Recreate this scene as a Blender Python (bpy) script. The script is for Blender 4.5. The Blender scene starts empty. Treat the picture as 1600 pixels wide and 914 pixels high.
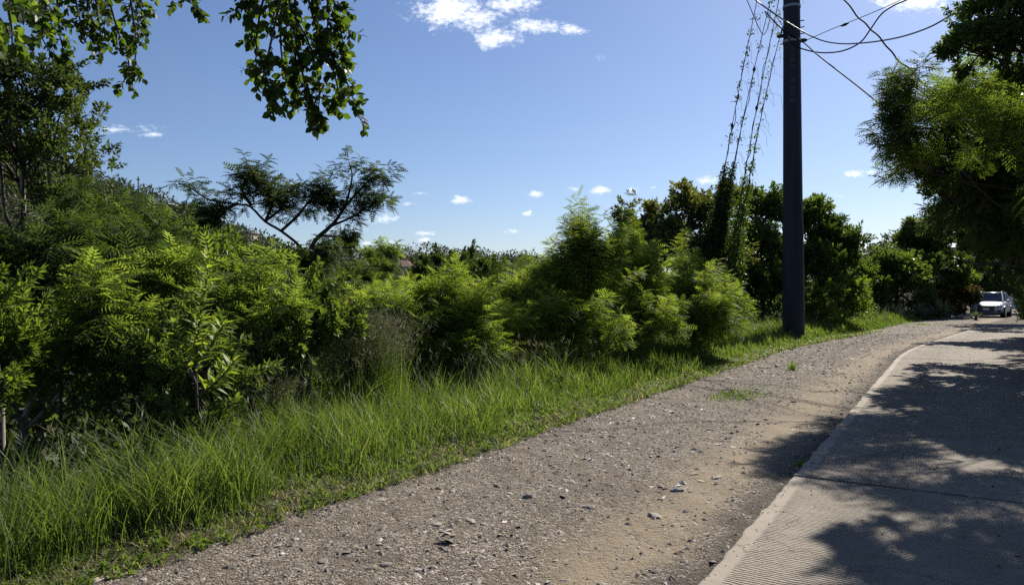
import bpy, bmesh, math, random
import numpy as np
from mathutils import Vector, Matrix, Euler

rng = np.random.default_rng(11)
random.seed(11)
S = bpy.context.scene
COL = S.collection

# ------------------------------------------------------------------ camera
F, CX, HY, CH = 1150.0, 800.0, 457.0, 1.6        # focal length in pixels of a 1600 wide frame, eye height
cam = bpy.data.cameras.new('camera')
cam.sensor_width = 36.0
cam.lens = 36.0 * F / 1600.0
cam.clip_start, cam.clip_end = 0.05, 8000
cam_ob = bpy.data.objects.new('camera', cam)
cam_ob.location = (0, 0, CH)
cam_ob.rotation_euler = (math.radians(90), 0, 0)
COL.objects.link(cam_ob)
S.camera = cam_ob

# ------------------------------------------------------------------ sun, sky, exposure
SUN_AZ, SUN_EL = math.radians(36), math.radians(38)
sv = Vector((math.sin(SUN_AZ) * math.cos(SUN_EL), math.cos(SUN_AZ) * math.cos(SUN_EL), math.sin(SUN_EL)))
sl = bpy.data.lights.new('sun', 'SUN')
sl.energy = 5.0
sl.angle = math.radians(0.53)
sl.color = (1.0, 0.93, 0.82)
so = bpy.data.objects.new('sun', sl)
so.rotation_euler = sv.to_track_quat('Z', 'Y').to_euler()
so.location = sv * 60
COL.objects.link(so)
S.view_settings.view_transform = 'Standard'
S.view_settings.look = 'None'
S.view_settings.gamma = 1.0
S.view_settings.use_curve_mapping = False
S.view_settings.exposure = 0.80
S.cycles.max_bounces = 10
S.cycles.diffuse_bounces = 8
S.cycles.glossy_bounces = 2
S.cycles.transmission_bounces = 8
S.cycles.use_denoising = False
S.cycles.use_adaptive_sampling = False
S.cycles.sample_clamp_indirect = 2.0

SKY_STRENGTH = 0.056
world = bpy.data.worlds.new('World')
S.world = world
world.use_nodes = True
wn, wl = world.node_tree.nodes, world.node_tree.links
wn.clear()


def wmath(op, a, b=None, clamp=False):
    n = wn.new('ShaderNodeMath'); n.operation = op; n.use_clamp = clamp
    for i, v in enumerate((a, b)):
        if v is None: continue
        if isinstance(v, (int, float)): n.inputs[i].default_value = v
        else: wl.new(v, n.inputs[i])
    return n.outputs[0]


sky = wn.new('ShaderNodeTexSky')
sky.sky_type = 'NISHITA'
sky.sun_disc = False
sky.sun_elevation = SUN_EL
sky.sun_rotation = SUN_AZ
sky.air_density = 1.0
sky.dust_density = 0.45
sky.ozone_density = 3.0
tc = wn.new('ShaderNodeTexCoord')
sep = wn.new('ShaderNodeSeparateXYZ')
wl.new(tc.outputs['Generated'], sep.inputs[0])
yy = wmath('MAXIMUM', sep.outputs[1], 0.05)
ta = wmath('DIVIDE', sep.outputs[0], yy)          # bearing of the sky direction
tb = wmath('DIVIDE', sep.outputs[2], yy)          # its height above the horizon
# fair weather clouds: bearing, height, half width, half height, weight
CLOUDS = [(-.085, .385, .075, .036, 1.5), (-.05, .375, .06, .026, 1.3), (-.03, .342, .03, .02, 1.1), (.0, .392, .06, .02, 1.1), (-.018, .350, .05, .022, 1.3), (.030, .362, .055, .016, 1.15),
          (.082, .357, .03, .011, .9), (-.10, .42, .08, .03, 1.2),
          (-.535, .221, .085, .009, .62), (-.49, .214, .03, .006, .6), (.55, .405, .075, .035, 1.6), (.52, .43, .09, .03, 1.4), (.615, .425, .05, .02, 1.3),
          (-.070, .126, .020, .009, 1.0), (.033, .134, .024, .008, .95), (.022, .108, .012, .005, .8),
          (.121, .139, .019, .009, 1.1), (.164, .140, .012, .006, .8), (.085, .141, .013, .005, .7),
          (-.175, .100, .032, .0085, 1.0), (-.116, .080, .03, .006, .8), (-.118, .071, .018, .006, .8),
          (-.200, .067, .02, .005, .75), (-.168, .068, .015, .005, .75), (-.23, .112, .02, .004, .5), (-.123, .135, .018, .005, .6), (-.14,.12,.016,.004,.5),
          (.001, .082, .026, .005, .6), (.264, .152, .024, .009, 1.0), (.464, .161, .024, .008, 1.1), (.488, .163, .014, .006, .7), (.45, .131, .025, .004, .5),
          (.082, .243, .012, .005, .35), (.12, .318, .012, .008, .4), (-.22, .087, .03, .004, .5), (.19, .143, .01, .004, .5)]
nz = wn.new('ShaderNodeTexNoise'); nz.inputs['Scale'].default_value = 34; nz.inputs['Detail'].default_value = 7
nz.inputs['Roughness'].default_value = .62
cmb = wn.new('ShaderNodeCombineXYZ')
wl.new(ta, cmb.inputs[0]); wl.new(wmath('MULTIPLY', tb, 1.6), cmb.inputs[1])
wl.new(cmb.outputs[0], nz.inputs['Vector'])
nz2 = wn.new('ShaderNodeTexNoise'); nz2.inputs['Scale'].default_value = 11; nz2.inputs['Detail'].default_value = 3
wl.new(cmb.outputs[0], nz2.inputs['Vector'])
nz4 = wn.new('ShaderNodeTexNoise'); nz4.inputs['Scale'].default_value = 115; nz4.inputs['Detail'].default_value = 6; nz4.inputs['Roughness'].default_value = .65
wl.new(cmb.outputs[0], nz4.inputs['Vector'])
wx = wmath('ADD', ta, wmath('MULTIPLY', wmath('SUBTRACT', nz2.outputs[0], .5), .05))
m = None
for (a0, b0, ra, rb, wgt) in CLOUDS:
    dx = wmath('DIVIDE', wmath('SUBTRACT', wx if ra > .04 else ta, a0), ra)
    dy = wmath('DIVIDE', wmath('SUBTRACT', tb, b0), rb)
    ln = wmath('SQRT', wmath('ADD', wmath('MULTIPLY', dx, dx), wmath('MULTIPLY', dy, dy)))
    mi = wmath('MULTIPLY', wmath('SUBTRACT', 1.0, ln), wgt + (.14 if ra < .04 else 0))
    m = mi if m is None else wmath('MAXIMUM', m, mi)
# the rest of the sky, behind and beside the camera, carries the same sparse cumulus
nz3 = wn.new('ShaderNodeTexNoise'); nz3.inputs['Scale'].default_value = 5.5; nz3.inputs['Detail'].default_value = 6
wl.new(tc.outputs['Generated'], nz3.inputs['Vector'])
back = wmath('MULTIPLY', wmath('SUBTRACT', nz3.outputs[0], .64), 5.0)
side = wmath('LESS_THAN', sep.outputs[1], .5)
m = wmath('MAXIMUM', m, wmath('SUBTRACT', wmath('MULTIPLY', side, back), wmath('MULTIPLY', wmath('SUBTRACT', 1, side), 5)))
m = wmath('MAXIMUM', m, -1.2)
al = wmath('ADD', wmath('SUBTRACT', m, .22), wmath('ADD', wmath('MULTIPLY', wmath('SUBTRACT', nz.outputs[0], .5), 1.7), wmath('MULTIPLY', wmath('SUBTRACT', nz4.outputs[0], .5), 1.9)))
mr = wn.new('ShaderNodeMapRange'); mr.interpolation_type = 'SMOOTHSTEP'
wl.new(al, mr.inputs[0]); mr.inputs[1].default_value = .0; mr.inputs[2].default_value = 1.1
alpha = wmath('MULTIPLY', mr.outputs[0], wmath('GREATER_THAN', m, -.6))
alpha = wmath('MULTIPLY', alpha, .86)
mix = wn.new('ShaderNodeMix'); mix.data_type = 'RGBA'
tint = wn.new('ShaderNodeMix'); tint.data_type = 'RGBA'; tint.blend_type = 'MULTIPLY'
tint.inputs[0].default_value = 1.0; tint.inputs[7].default_value = (.93, .96, 1.10, 1)      # camera white balance of the air
wl.new(sky.outputs[0], tint.inputs[6])
wl.new(alpha, mix.inputs[0]); wl.new(tint.outputs[2], mix.inputs[6])
mix.inputs[7].default_value = (13.2, 13.6, 14.4, 1)
bg = wn.new('ShaderNodeBackground'); bg.inputs[1].default_value = SKY_STRENGTH
wl.new(mix.outputs[2], bg.inputs[0])
wo = wn.new('ShaderNodeOutputWorld'); wl.new(bg.outputs[0], wo.inputs[0])

# ------------------------------------------------------------------ helpers
def at(px, py, d):
    """the point seen at a bearing and height, at its real distance d in metres"""
    return Vector(((px - CX) / F * d, d, CH + (HY - py) / F * d))


RS, RC = math.sin(math.radians(31.0)), math.cos(math.radians(31.0))


def off(u):
    u = np.asarray(u, float)
    return np.where(u < 20, 0, np.where(u < 26, .0105 * (u - 20) ** 2, .378 + .126 * (u - 26)))


def xy(u, v):
    """road coordinates (u along the lane, v to its left) to world x, y"""
    vv = np.asarray(v, float) - off(u)
    return RS * np.asarray(u, float) - RC * vv, RC * np.asarray(u, float) + RS * vv


def uv_of(x, y):
    u = RS * x + RC * y
    return u, -RC * x + RS * y + off(u)


def sstep(a, b, t):
    t = np.clip((np.asarray(t, float) - a) / (b - a), 0, 1)
    return t * t * (3 - 2 * t)


def wob(u, v, s=1.0):
    return (np.sin(u * 1.7 * s + 1.3 * np.sin(v * 2.1 * s)) + np.sin(v * 2.9 * s + u * .8 * s + 1.0) + np.sin(u * 4.3 * s - v * 3.7 * s)) / 3


def verge(u):
    """where the verge ends and the bank falls away"""
    u = np.asarray(u, float)
    return 5.15 + 1.35 * sstep(3.2, 7.2, u) - .35 * sstep(7.5, 9.5, u) + .3 * sstep(11, 14, u) - .2 * sstep(20, 26, u)


def ground_uv(u, v):
    u = np.asarray(u, float); v = np.asarray(v, float)
    z = np.where(v < 1.3, -.2, -.13)
    z = z + sstep(3.75, 4.75, v - .7 * sstep(30, 42, u) + .16 * wob(u, v, 1.0)) * .13
    fade = 1 - sstep(30, 44, u)
    vb_ = verge(u)
    slope = sstep(vb_ - .1, vb_ + 2.6, v) * 1.15 + np.clip(v - vb_ - 2.6, 0, 18) * .30
    z = z - slope * fade - sstep(9, 30, v) * 1.5 * (1 - fade)
    z = z + sstep(-1.9, -3.2, v) * .42 + np.clip(-v - 3.2, 0, 30) * .06
    z = np.maximum(z + .02 * wob(u, v, 1.3) * (np.abs(v - 1) > 3.2), -30)
    z = np.minimum(z, 6.0)
    return z


def ground(x, y):
    return float(ground_uv(*uv_of(x, y)))


def tag(o, label=None, cat=None, group=None, kind=None):
    if label: o['label'] = label
    if cat: o['category'] = cat
    if group: o['group'] = group
    if kind: o['kind'] = kind
    return o


def link(name, me, parent=None, mat=None):
    o = bpy.data.objects.new(name, me)
    COL.objects.link(o)
    if mat is not None and me is not None and len(me.materials) == 0: me.materials.append(mat)
    if parent is not None: o.parent = parent
    return o


def thing(name, label, cat, loc=(0, 0, 0), rz=0.0, group=None):
    o = bpy.data.objects.new(name, None)
    o.empty_display_size = .2
    o.location = loc; o.rotation_euler = (0, 0, rz)
    COL.objects.link(o)
    return tag(o, label, cat, group)


def np_mesh(name, verts, tris, attrs=None, smooth=False):
    verts = np.ascontiguousarray(verts, np.float32); tris = np.ascontiguousarray(tris, np.int32)
    me = bpy.data.meshes.new(name)
    nf = len(tris); k = tris.shape[1]
    me.vertices.add(len(verts)); me.vertices.foreach_set('co', verts.ravel())
    me.loops.add(nf * k); me.loops.foreach_set('vertex_index', tris.ravel())
    me.polygons.add(nf)
    me.polygons.foreach_set('loop_start', np.arange(0, nf * k, k, dtype=np.int32))
    me.polygons.foreach_set('use_smooth', np.full(nf, smooth))
    for key, (dom, arr) in (attrs or {}).items():
        a = me.attributes.new(key, 'FLOAT', dom)
        a.data.foreach_set('value', np.ascontiguousarray(arr, np.float32))
    me.update(calc_edges=True)
    return me


def bm_mesh(name, bm, smooth=False):
    me = bpy.data.meshes.new(name)
    bmesh.ops.recalc_face_normals(bm, faces=bm.faces)
    for f in bm.faces: f.smooth = smooth
    bm.to_mesh(me); bm.free()
    return me


def box(bm, c, s, rz=0.0, bevel=0.0):
    r = bmesh.ops.create_cube(bm, size=1)
    M = Matrix.Translation(c) @ Matrix.Rotation(rz, 4, 'Z') @ Matrix.Diagonal((s[0], s[1], s[2], 1))
    bmesh.ops.transform(bm, matrix=M, verts=r['verts'])
    if bevel:
        es = list({e for v in r['verts'] for e in v.link_edges})
        bmesh.ops.bevel(bm, geom=es, offset=bevel, segments=2, affect='EDGES', profile=.6)


def tubes_np(paths, sides=6):
    """paths: list of (points (n,3), radii (n,)); returns verts and tris of tapered tubes"""
    V, T, o = [], [], 0
    ang = np.arange(sides) / sides * 2 * np.pi
    ca, sa = np.cos(ang), np.sin(ang)
    for P, R in paths:
        P = np.asarray(P, float); R = np.broadcast_to(np.asarray(R, float), (len(P),))
        t = np.gradient(P, axis=0); t /= np.linalg.norm(t, axis=1, keepdims=True) + 1e-9
        ref = np.array([0, 0, 1.0]) if abs(t[:, 2]).mean() < .8 else np.array([1.0, 0, 0])
        a = np.cross(t, ref); a /= np.linalg.norm(a, axis=1, keepdims=True) + 1e-9
        b = np.cross(t, a)
        ring = P[:, None, :] + R[:, None, None] * (ca[None, :, None] * a[:, None, :] + sa[None, :, None] * b[:, None, :])
        n = len(P)
        V.append(ring.reshape(-1, 3))
        i = np.arange(n - 1)[:, None] * sides; j = np.arange(sides)[None, :]; j2 = (j + 1) % sides
        q = np.stack([o + i + j, o + i + j2, o + i + sides + j2, o + i + sides + j], -1).reshape(-1, 4)
        T.append(q[:, [0, 1, 2]]); T.append(q[:, [0, 2, 3]])
        V.append(P[-1:] + t[-1:] * min(R[-1], .012)); tip = o + n * sides
        T.append(np.stack([np.full(sides, tip), o + (n - 1) * sides + np.arange(sides), o + (n - 1) * sides + (np.arange(sides) + 1) % sides], -1))
        o += n * sides + 1
    return np.concatenate(V), np.concatenate(T)


def curve_pts(a, b, n, bend, rg):
    a, b = np.asarray(a, float), np.asarray(b, float)
    t = np.linspace(0, 1, n)[:, None]
    L = np.linalg.norm(b - a)
    k = rg.normal(0, bend * L, 3); k2 = rg.normal(0, bend * L * .5, 3)
    return a + (b - a) * t + k * np.sin(np.pi * t) + k2 * np.sin(2 * np.pi * t)


def smooth_path(pts, n=40):
    """Catmull-Rom through the given points"""
    P = np.asarray([tuple(p) for p in pts], float)
    P = np.vstack([2 * P[0] - P[1], P, 2 * P[-1] - P[-2]])
    out = []
    m_ = len(P) - 3
    for i in range(m_):
        p0, p1, p2, p3 = P[i:i + 4]
        for t in np.linspace(0, 1, max(2, n // m_), endpoint=False):
            out.append(.5 * ((2 * p1) + (-p0 + p2) * t + (2 * p0 - 5 * p1 + 4 * p2 - p3) * t * t + (-p0 + 3 * p1 - 3 * p2 + p3) * t ** 3))
    out.append(P[-2])
    return np.array(out)


# ------------------------------------------------------------------ materials
class NT:
    def __init__(self, name):
        self.m = bpy.data.materials.new(name); self.m.use_nodes = True
        self.n = self.m.node_tree.nodes; self.l = self.m.node_tree.links
        self.p = self.n['Principled BSDF']; self.out = self.n['Material Output']

    def new(self, t, **kw):
        n = self.n.new('ShaderNode' + t)
        for k, v in kw.items(): setattr(n, k, v)
        return n

    def set(self, sock, v):
        if hasattr(v, 'is_linked') or hasattr(v, 'links'): self.l.new(v, sock)
        else: sock.default_value = v

    def math(self, op, a, b=0.0, c=0.0, clamp=False):
        n = self.new('Math', operation=op, use_clamp=clamp)
        for i, x in enumerate((a, b, c)): self.set(n.inputs[i], x)
        return n.outputs[0]

    def noise(self, scale, detail=4, rough=.55, vec=None, dist=0.0):
        n = self.new('TexNoise'); n.inputs['Scale'].default_value = scale
        n.inputs['Detail'].default_value = detail; n.inputs['Roughness'].default_value = rough
        n.inputs['Distortion'].default_value = dist
        if vec is not None: self.l.new(vec, n.inputs['Vector'])
        return n.outputs[0]

    def obj(self):
        return self.new('TexCoord').outputs['Object']

    def attr(self, name):
        return self.new('Attribute', attribute_name=name).outputs['Fac']

    def ramp(self, fac, stops):
        n = self.new('ValToRGB'); self.l.new(fac, n.inputs[0])
        e = n.color_ramp.elements
        while len(e) < len(stops): e.new(.5)
        for el, (p, c) in zip(e, stops): el.position = p; el.color = (*c, 1) if len(c) == 3 else c
        return n.outputs[0]

    def mix(self, fac, a, b, mode='MIX'):
        n = self.new('Mix', data_type='RGBA', blend_type=mode)
        self.set(n.inputs[0], fac)
        for s, v in ((n.inputs[6], a), (n.inputs[7], b)):
            if isinstance(v, tuple): s.default_value = (*v, 1) if len(v) == 3 else v
            else: self.l.new(v, s)
        return n.outputs[2]

    def rng(self, x, a, b, c=0.0, d=1.0, smooth=True):
        n = self.new('MapRange', interpolation_type='SMOOTHSTEP' if smooth else 'LINEAR')
        self.set(n.inputs[0], x)
        for i, v in enumerate((a, b, c, d)): n.inputs[i + 1].default_value = v
        return n.outputs[0]

    def bump(self, h, strength=.5, dist=.01):
        n = self.new('Bump'); n.inputs['Strength'].default_value = strength; n.inputs['Distance'].default_value = dist
        self.l.new(h, n.inputs['Height']); self.l.new(n.outputs[0], self.p.inputs['Normal'])

    def base(self, c, rough=.7, spec=.3, metal=0.0):
        self.set(self.p.inputs['Base Color'], c if not isinstance(c, tuple) else (*c, 1))
        self.set(self.p.inputs['Roughness'], rough)
        self.p.inputs['Specular IOR Level'].default_value = spec
        self.p.inputs['Metallic'].default_value = metal
        return self


def plain(name, c, rough=.6, spec=.3, metal=0.0, var=.15, scale=6.0):
    t = NT(name)
    n = t.noise(scale, 5, .6, t.obj())
    lo = tuple(x * (1 - var) for x in c); hi = tuple(min(1, x * (1 + var)) for x in c)
    t.base(t.ramp(n, [(.3, lo), (.7, hi)]), rough, spec, metal)
    return t.m


def leaf_mat(name, dark, mid, bright, trans=.40, rough=.42, tgain=(1.9, 1.95, .70), spec=.35, straw=None):
    t = NT(name)
    v = t.attr('v')
    oi = t.new('ObjectInfo').outputs['Random']
    v2 = t.math('ADD', v, t.math('MULTIPLY', t.math('SUBTRACT', oi, .5), .22))
    col = t.ramp(v2, [(.05, dark), (.5, mid), (.9 if straw else .95, bright)] + ([(.97, straw)] if straw else []))
    t.base(col, rough, spec)
    tr = t.new('BsdfTranslucent')
    t.l.new(t.mix(1.0, col, tgain, 'MULTIPLY'), tr.inputs[0])
    mx = t.new('MixShader'); mx.inputs[0].default_value = trans
    t.l.new(t.p.outputs[0], mx.inputs[1]); t.l.new(tr.outputs[0], mx.inputs[2])
    t.l.new(mx.outputs[0], t.out.inputs[0])
    return t.m


M = {}
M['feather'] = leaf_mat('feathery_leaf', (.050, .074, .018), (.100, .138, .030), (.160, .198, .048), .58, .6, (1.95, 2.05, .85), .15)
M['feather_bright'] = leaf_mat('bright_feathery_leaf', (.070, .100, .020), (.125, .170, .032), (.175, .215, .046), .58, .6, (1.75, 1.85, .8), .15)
M['feather_mid'] = leaf_mat('mid_feathery_leaf', (.030, .048, .016), (.060, .088, .026), (.110, .142, .038), .50, .6, (1.6, 1.75, .8), .15)  # leaf tone between the dark and the plain feathery ones
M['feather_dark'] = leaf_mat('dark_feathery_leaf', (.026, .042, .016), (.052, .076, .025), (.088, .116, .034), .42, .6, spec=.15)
M['broad'] = leaf_mat('broad_leaf', (.036, .060, .018), (.066, .104, .028), (.118, .158, .040), .40, .45, spec=.28)
M['lime'] = leaf_mat('lime_leaf', (.060, .092, .020), (.110, .158, .032), (.180, .225, .044), .46, .5)
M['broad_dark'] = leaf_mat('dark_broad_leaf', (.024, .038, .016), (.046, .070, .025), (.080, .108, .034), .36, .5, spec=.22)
M['olive'] = leaf_mat('olive_leaf', (.040, .050, .020), (.074, .086, .032), (.125, .126, .046), .38, .45, spec=.25)
M['hang'] = leaf_mat('hanging_leaf', (.020, .036, .012), (.042, .070, .018), (.100, .138, .030), .58, .45, (2.1, 2.15, .6), .22)
M['rust'] = leaf_mat('rusty_leaf', (.030, .042, .016), (.056, .062, .024), (.140, .098, .044), .3, .45, (1.3, 1.2, .6))
M['grey_leaf'] = leaf_mat('grey_spiky_leaf', (.080, .095, .055), (.140, .160, .095), (.200, .220, .130), .3, .4, (1.2, 1.2, .9))
M['far_leaf'] = leaf_mat('far_wood_leaf', (.022, .034, .018), (.040, .056, .028), (.070, .085, .040), .2, .6)
M['grass'] = leaf_mat('grass_blade', (.056, .086, .022), (.108, .156, .038), (.180, .222, .066), .50, .5, (1.5, 1.6, .7), .3, (.25, .225, .13))
M['seed'] = leaf_mat('seed_stalk', (.090, .105, .055), (.155, .165, .098), (.240, .240, .165), .3, .6, (1.2, 1.1, .8))
M['dry'] = leaf_mat('dry_leaf', (.060, .035, .018), (.130, .085, .045), (.240, .180, .110), .15, .7, (1.1, 1, .8))

t = NT('bark'); n = t.noise(22, 6, .65, t.obj(), .6)
t.base(t.ramp(n, [(.3, (.025, .020, .016)), (.7, (.085, .070, .056))]), .85, .2); t.bump(n, .6, .01); M['bark'] = t.m
t = NT('pale_bark'); n = t.noise(18, 6, .65, t.obj(), .4)
t.base(t.ramp(n, [(.3, (.14, .12, .10)), (.7, (.34, .30, .26))]), .8, .2); t.bump(n, .5, .01); M['pale_bark'] = t.m

# soil of the verge, the slope and the land
t = NT('soil')
ob = t.obj()
n1 = t.noise(2.2, 6, .6, ob); n2 = t.noise(45, 5, .65, ob)
c = t.mix(t.rng(n1, .4, .62), (.060, .045, .031), (.030, .034, .016))
c = t.mix(t.math('MULTIPLY', n2, .4), c, (.11, .085, .06))
t.base(c, .95, .1); t.bump(n2, .9, .03); M['soil'] = t.m

# gravel track: grey-brown grit, tan dirt along the wheel rut beside the slab
t = NT('gravel')
ob = t.obj(); u, v = t.attr('u'), t.attr('v')
n_big = t.noise(.9, 4, .55, ob); n_mid = t.noise(5, 5, .6, ob); n_fine = t.noise(70, 4, .7, ob)
vor = t.new('TexVoronoi'); vor.inputs['Scale'].default_value = 62; t.l.new(ob, vor.inputs['Vector'])
vor2 = t.new('TexVoronoi'); vor2.inputs['Scale'].default_value = 21; t.l.new(ob, vor2.inputs['Vector'])
grit = t.ramp(t.new('SeparateColor').outputs[0], [(0, (.085, .072, .056)), (.5, (.192, .160, .122)), (.82, (.32, .28, .23)), (1, (.45, .41, .35))])
grit.node.inputs[0].links[0].from_node.inputs[0].default_value = (0, 0, 0, 1)
t.l.new(vor.outputs['Color'], grit.node.inputs[0].links[0].from_node.inputs[0])
g2 = t.mix(t.rng(n_mid, .42, .68, 0, .8), grit, (.145, .121, .092))
vn = t.math('ADD', v, t.math('MULTIPLY', t.math('SUBTRACT', n_big, .5), .7))
rut = t.math('MULTIPLY', t.rng(vn, 1.40, 1.62), t.math('SUBTRACT', 1.0, t.rng(vn, 1.85, 2.45)))
rut = t.math('MULTIPLY', rut, t.rng(n_mid, .28, .5, .35, 1))
tan = t.mix(n_fine, (.165, .127, .082), (.262, .208, .138))
c = t.mix(t.math('MULTIPLY', rut, .74), g2, tan)
wet = t.math('MULTIPLY', t.math('SUBTRACT', 1.0, t.rng(vn, 1.25, 1.5)), t.rng(n_mid, .3, .5, .3, .7))
c = t.mix(wet, c, (.062, .050, .038))
rut2 = t.math('MULTIPLY', t.rng(n_big, .5, .68), .45)
c = t.mix(rut2, c, (.125, .099, .070))
edge = t.rng(t.math('ADD', t.math('SUBTRACT', v, t.math('MULTIPLY', t.rng(u, 30, 42), .7)), t.math('MULTIPLY', t.math('SUBTRACT', n_mid, .5), .5)), 3.95, 4.35)
c = t.mix(t.math('MULTIPLY', edge, .8), c, (.052, .040, .028))
t.base(c, .92, .2)
h = t.math('ADD', t.math('MULTIPLY', vor.outputs['Distance'], -.8), t.math('ADD', t.math('MULTIPLY', n_fine, .8), t.math('MULTIPLY', vor2.outputs['Distance'], -.7)))
h = t.math('MULTIPLY', h, t.math('SUBTRACT', 1.0, t.math('MULTIPLY', rut, .7)))
t.bump(h, 1.0, .028); M['gravel'] = t.m

# concrete lane: raked cross grooves inside a smooth margin
t = NT('concrete')
ob = t.obj(); u, v = t.attr('u'), t.attr('v')
n1 = t.noise(.8, 5, .6, ob); n2 = t.noise(9, 6, .65, ob); n3 = t.noise(120, 3, .7, ob)
band = t.math('ADD', t.math('ADD', v, t.math('MULTIPLY', t.math('SUBTRACT', n2, .5), .06)), t.math('MULTIPLY', t.math('SUBTRACT', n1, .5), .06))
inner = t.math('SUBTRACT', 1.0, t.rng(band, 1.08, 1.12))
gu = t.math('ADD', t.math('MULTIPLY', u, 2 * math.pi / .031), t.math('MULTIPLY', t.noise(9, 4, .65, ob), 11.0))
gro = t.math('MULTIPLY', t.math('ADD', t.math('SINE', gu), 1.0), .5)
gro = t.math('POWER', gro, 1.6)
gro = t.math('MULTIPLY', gro, t.rng(t.noise(3.5, 4, .6, ob), .25, .55, .35, 1.0))
c = t.ramp(n1, [(.3, (.225, .192, .152)), (.7, (.335, .293, .237))])
c = t.mix(t.rng(n2, .35, .7, 0, .45), c, (.205, .178, .150))
c = t.mix(t.math('MULTIPLY', t.math('MULTIPLY', inner, gro), .78), c, (.085, .072, .060))
c = t.mix(t.rng(n3, .55, .72, 0, .6), c, (.10, .086, .072))
c = t.mix(t.math('MULTIPLY', inner, .22), c, (.15, .13, .11))
for vc in (-1.05, .55):                                # dull tyre paths
    tw_ = t.math('ABSOLUTE', t.math('SUBTRACT', t.math('ADD', v, t.math('MULTIPLY', n1, .25)), vc + .12))
    c = t.mix(t.math('MULTIPLY', t.math('SUBTRACT', 1.0, t.rng(tw_, .10, .42)), .38), c, (.125, .107, .083))
sp_ = t.noise(2.6, 6, .7, ob)
c = t.mix(t.rng(sp_, .62, .72, 0, .5), c, (.10, .088, .075))
ck = t.new('TexVoronoi', feature='DISTANCE_TO_EDGE'); ck.inputs['Scale'].default_value = .34
wv = t.new('TexNoise'); wv.inputs['Scale'].default_value = 2.2; wv.inputs['Detail'].default_value = 5; t.l.new(ob, wv.inputs['Vector'])
va = t.new('VectorMath', operation='MULTIPLY_ADD'); t.l.new(wv.outputs['Color'], va.inputs[0]); va.inputs[1].default_value = (.9, .9, 0); t.l.new(ob, va.inputs[2])
t.l.new(va.outputs[0], ck.inputs['Vector'])
c = t.mix(t.math('MULTIPLY', t.math('SUBTRACT', 1.0, t.rng(ck.outputs[0], .0012, .004)), .55), c, (.05, .043, .036))
c = t.mix(t.math('SUBTRACT', 1.0, t.rng(t.math('ADD', v, t.math('MULTIPLY', n1, .8)), -1.5, -.5, 0, 1)), c, (.10, .085, .068))
t.base(c, .85, .25)
h = t.math('ADD', t.math('MULTIPLY', t.math('MULTIPLY', inner, gro), -1.0), t.math('MULTIPLY', n3, .35))
t.bump(h, 1.0, .010); M['concrete'] = t.m

t = NT('stone')
ob = t.obj(); n = t.noise(14, 6, .65, ob); oi = t.new('ObjectInfo').outputs['Random']
t.base(t.ramp(t.math('ADD', t.math('MULTIPLY', n, .55), t.math('MULTIPLY', oi, .5)), [(.2, (.14, .122, .100)), (.55, (.25, .22, .185)), (.9, (.46, .42, .36))]), .8, .3)
t.bump(n, .6, .01); M['stone'] = t.m
t = NT('pebble')
t.base(t.ramp(t.attr('v'), [(0, (.11, .093, .076)), (.45, (.18, .153, .127)), (.8, (.34, .30, .26)), (1, (.52, .48, .43))]), .8, .3); M['pebble'] = t.m
M['dark_rock'] = plain('blue_grey_rock', (.15, .152, .15), .75, .3, 0, .5, 9)

# ------------------------------------------------------------------ the setting
def grid_mesh(name, us, vs, zf, mat, smooth=True):
    U, V = np.meshgrid(us, vs, indexing='ij')
    X, Y = xy(U, V)
    Z = zf(U, V)
    nu, nv = U.shape
    i = np.arange(nu - 1)[:, None] * nv + np.arange(nv - 1)[None, :]
    q = np.stack([i, i + nv, i + nv + 1, i + 1], -1).reshape(-1, 4)
    me = np_mesh(name, np.stack([X, Y, Z], -1).reshape(-1, 3), q, {'u': ('POINT', U.ravel()), 'v': ('POINT', V.ravel())}, smooth)
    o = link(name, me, None, mat)
    return tag(o, kind='structure')


us = np.concatenate([-np.geomspace(2500, 6, 14), np.arange(-5, 62, .5), np.geomspace(62, 5000, 26)])
vs = np.concatenate([-np.geomspace(4000, 7, 14), np.arange(-6, 3.4, .6), np.arange(3.4, 7.2, .1), np.arange(7.2, 32, .8), np.geomspace(32, 4000, 20)])
grid_mesh('ground', us, vs, ground_uv, M['soil'])


def track_z(U, V):
    z = -.055 + .016 * wob(U, V, .6) + .012 * wob(U + 7, V, 2.1) + .008 * wob(U, V + 3, 5.3) + .004 * wob(U + 1, V, 11)
    z = z - .022 * np.exp(-((V - 2.0 - .15 * np.sin(U * .5)) / .32) ** 2) - .018 * np.exp(-((V - 3.55) / .3) ** 2)
    z = z + .012 * np.exp(-((V - 2.8) / .35) ** 2)
    return z


def lin_edge(V, a, b):
    return a + (b - a) * V


ub = np.concatenate([np.arange(-5, 16, .07), np.arange(16, 46.2, .3)])
track = grid_mesh('gravel_track', ub, np.arange(1.15, 5.45, .07), track_z, M['gravel'])
apron = grid_mesh('gravel_apron', np.arange(46, 100, .8), np.linspace(-3.2, 5.0, 20), lambda U, V: -.06 + .012 * wob(U, V, .6) + .03 * sstep(50, 56, U), M['gravel'])
shoulder = grid_mesh('dirt_shoulder', np.arange(-5, 60, .5), np.arange(-2.6, -1.3, .13), lambda U, V: -.05 + .02 * wob(U, V, 1.2) + .12 * sstep(-1.9, -2.6, V), M['soil'])

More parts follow.
